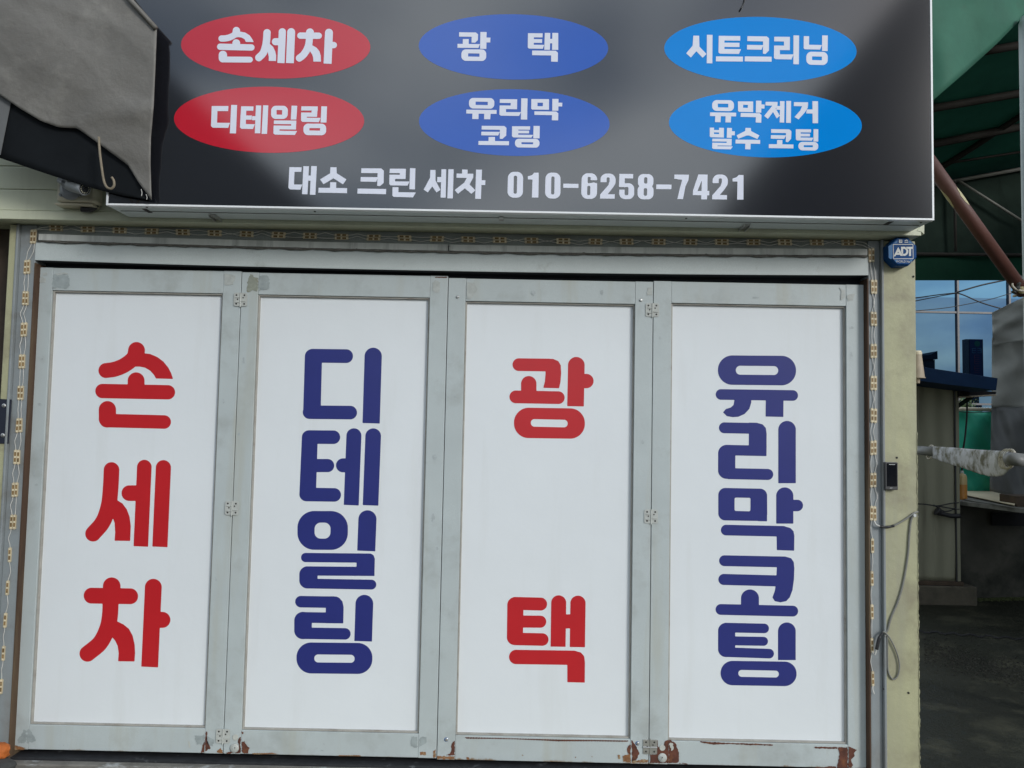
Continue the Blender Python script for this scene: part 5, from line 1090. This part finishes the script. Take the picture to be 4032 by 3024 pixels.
# small tree by the glass
tr = thing('young_tree', 'small light green tree in front of blue glass behind the shed', 'tree', F(3795, 1640, 9.0))
bt = F(3795, 1700, 9.0)
mb = MB(); mb.tube(smooth_line([(bt[0], 9, GZ), (bt[0]+.03, 9, .8), (bt[0]-.02, 9.02, 1.5), F(3797, 1600, 9.0)], 5), [.05-.002*i for i in range(16)], 8); mb.build('trunk', m_bark, tr, smooth=True)
mb = MB()
for i in range(700):
    c = Vector(F(3800+random.gauss(0, 17), 1595+random.gauss(0, 20), 9+random.gauss(0, .12))); n_ = Vector((random.gauss(0, 1), random.gauss(0, 1), random.gauss(0, 1))).normalized()
    a_ = n_.orthogonal().normalized()*.022; b_ = n_.cross(a_)*.5; mb.add([c-a_, c+b_, c+a_, c-b_], [(0, 1, 2, 3)])
mb.build('crown', m_leaf, tr)

# unseen wall added beyond the yard to keep the sun off it
nw = thing('sun_block_wall', 'added unseen grey panel wall that blocks the sun from the yard', 'wall', (8.5, 2.3, GZ))
for k in range(6):
    mb = MB(); mb.box(8.40, 8.52, -.9+k*1.02, -.9+(k+1)*1.02-.012, GZ, 4.3); mb.build('panel', m_gtarpd, nw, bevel=.004)
mb = MB(); mb.box(8.36, 8.56, -.92, 5.24, 4.302, 4.36); mb.build('coping', m_navy, nw)
# ground details of yard
gv = MB(); rr = np.random.RandomState(11)
for i in range(1500):
    u = 3640+rr.rand()*420; vc = 2560+(u-3640)*.26; v = vc+rr.randn()*30
    p_ = G(u, v, GZ); s = .004+.008*rr.rand()**2; q = [Vector(rr.randn(3)).normalized()*s for _ in range(1)]
    vs = [(p_[0]+dx*s*(.7+.6*rr.rand()), p_[1]+dy*s*(.7+.6*rr.rand()), GZ+dz*s*.8) for dx, dy, dz in ((1, 0, .2), (-1, 0, .2), (0, 1, .2), (0, -1, .2), (0, 0, 1), (0, 0, -.5))]
    gv.add(vs, [(0, 2, 4), (2, 1, 4), (1, 3, 4), (3, 0, 4), (2, 0, 5), (1, 2, 5), (3, 1, 5), (0, 3, 5)])
o = gv.build('gravel', m_gravel, None); o['kind'] = 'stuff'; o['label'] = 'loose gravel strewn across the wet yard asphalt'; o['category'] = 'gravel'
ms = MB()
for i in range(1600):
    if i % 2: u = 3790+rr.rand()*300; v = 2362-(u-3790)*.024+abs(rr.randn())*3
    else: u = 3600+rr.rand()*195; v = 2350+(u-3600)*.065+abs(rr.randn())*3.5
    p_ = G(u, v, GZ); s = .008+.012*rr.rand(); ms.add([(p_[0]-s, p_[1], GZ), (p_[0]+s, p_[1], GZ), (p_[0], p_[1]-s, GZ), (p_[0], p_[1], GZ+s*1.1)], [(0, 2, 3), (2, 1, 3), (0, 3, 1)])
o = ms.build('moss_line', m_moss2, None); o['kind'] = 'stuff'; o['label'] = 'strip of moss growing along the foot of the yard walls'; o['category'] = 'moss'
ck = MB(); rows = []
for i, u in enumerate(np.linspace(3560, 4150, 60)):
    v = 2484+(u-3610)*.075+4*math.sin(u*.09)+2*math.sin(u*.33); a_ = G(u, v-2-1.5*rr.rand(), GZ+.004); b_ = G(u, v+2+2*rr.rand(), GZ+.004); rows.append([a_, b_])
ck.grid(rows); struct(ck.build('pavement_crack', m_black, None))

# ================================================================== WHAT STANDS BEHIND THE CAMERA (seen in sign and glass)
def house(name, lab, x0, x1, y0, y1, zl, zr_, mat):
    t = thing(name, lab, 'building', ((x0+x1)/2, (y0+y1)/2, GZ))
    mb = MB(); mb.prism([(x0, y1, GZ), (x1, y1, GZ), (x1, y1, zr_), (x0, y1, zl)], (0, y0-y1, 0)); mb.build('wall', mat, t)
    mb = MB(); mb.prism([(x0-.2, y1+.2, zl+.002), (x1+.2, y1+.2, zr_+.002), (x1+.2, y1+.2, zr_+.16), (x0-.2, y1+.2, zl+.16)], (0, y0-y1-.4, 0)); mb.build('roof', m_far2, t)
    return t
house('opposite_house', 'dark mono-pitch building opposite, mirrored at the right of the sign', 12.9, 21.0, -38, -30, 13.0, 23.2, m_far1)
house('opposite_hall', 'grey pitched hall opposite, mirrored at the left of the sign', -9, -.9, -15, -9, 12.0, 4.6, m_gtarpd)
YV_ = 48.8; mir = lambda p_: (p_[0], 2*YG-p_[1], p_[2])
py = thing('pylon_sign', 'navy pylon sign with green emblem mirrored in the blue glass', 'sign', mir(F(3855, 1700, YV_)))
a_, b_ = mir(F(3829, 1331, YV_)), mir(F(3887, 1700, YV_)); zb_ = mir(F(3850, 1473+70, YV_))[2]
mb = MB(); mb.box(a_[0], b_[0], a_[1]-.5, a_[1], zb_, a_[2]); mb.build('board', m_pylon, py)
c_ = mir(F(3816, 1331, YV_)); mb = MB(); mb.box(c_[0], a_[0]-.002, a_[1]-.5, a_[1]-.05, zb_, a_[2]); mb.build('side', m_pylons, py)
mb = MB(); mb.box(a_[0]+.2, b_[0]-.2, a_[1]-.4, a_[1]-.2, GZ, zb_); mb.build('pole', m_pylons, py)
m_emb = pmat('emblem_green', (.03, .16, .08), .5); m_txr = pmat('pylon_red', (.30, .05, .08), .5); m_txt = pmat('pylon_teal', (.16, .26, .30), .5)
ce = mir(F(3859, 1349, YV_)); mb = MB(); mb.lathe((ce[0], a_[1]+.003, ce[2]), (0, 1, 0), [(0, .2), (.01, .2)], 16); mb.build('emblem', m_emb, py)
def pbar(u0_, v0_, u1_, v1_, mat):
    p_, q_ = mir(F(u0_, v0_, YV_)), mir(F(u1_, v1_, YV_)); mb = MB(); mb.box(p_[0], q_[0], a_[1]+.002, a_[1]+.012, q_[2], p_[2]); mb.build('marking', mat, py)
for v in (1367, 1375, 1384): pbar(3838, v, 3853, v+2, m_txt); pbar(3860, v, 3875, v+2, m_txt)
pbar(3838, 1367, 3840, 1386, m_txt); pbar(3873, 1367, 3876, 1386, m_txt)
for v in (1393, 1402, 1410, 1418, 1426, 1436, 1446, 1454, 1461): pbar(3848, v, 3868, v+2.2, m_txr)
for v in (1393, 1412, 1436): pbar(3847, v, 3849.5, v+16, m_txr)
lw = thing('low_house', 'low dark house with upswept roof mirrored in the blue glass', 'building', mir(F(3660, 1500, 40)))
mb = MB(); mb.prism([mir(F(*q_, 40)) for q_ in ((3560, 1405), (3628, 1399), (3665, 1395), (3691, 1381), (3692, 1413), (3560, 1420))], (0, -3, 0)); mb.build('roof', m_far2, lw)
q0, q1 = mir(F(3560, 1413, 40)), mir(F(3686, 1560, 40)); mb = MB(); mb.box(q0[0], q1[0], q0[1]-2.8, q0[1]-.1, GZ, q0[2]); mb.build('wall', m_far1, lw)
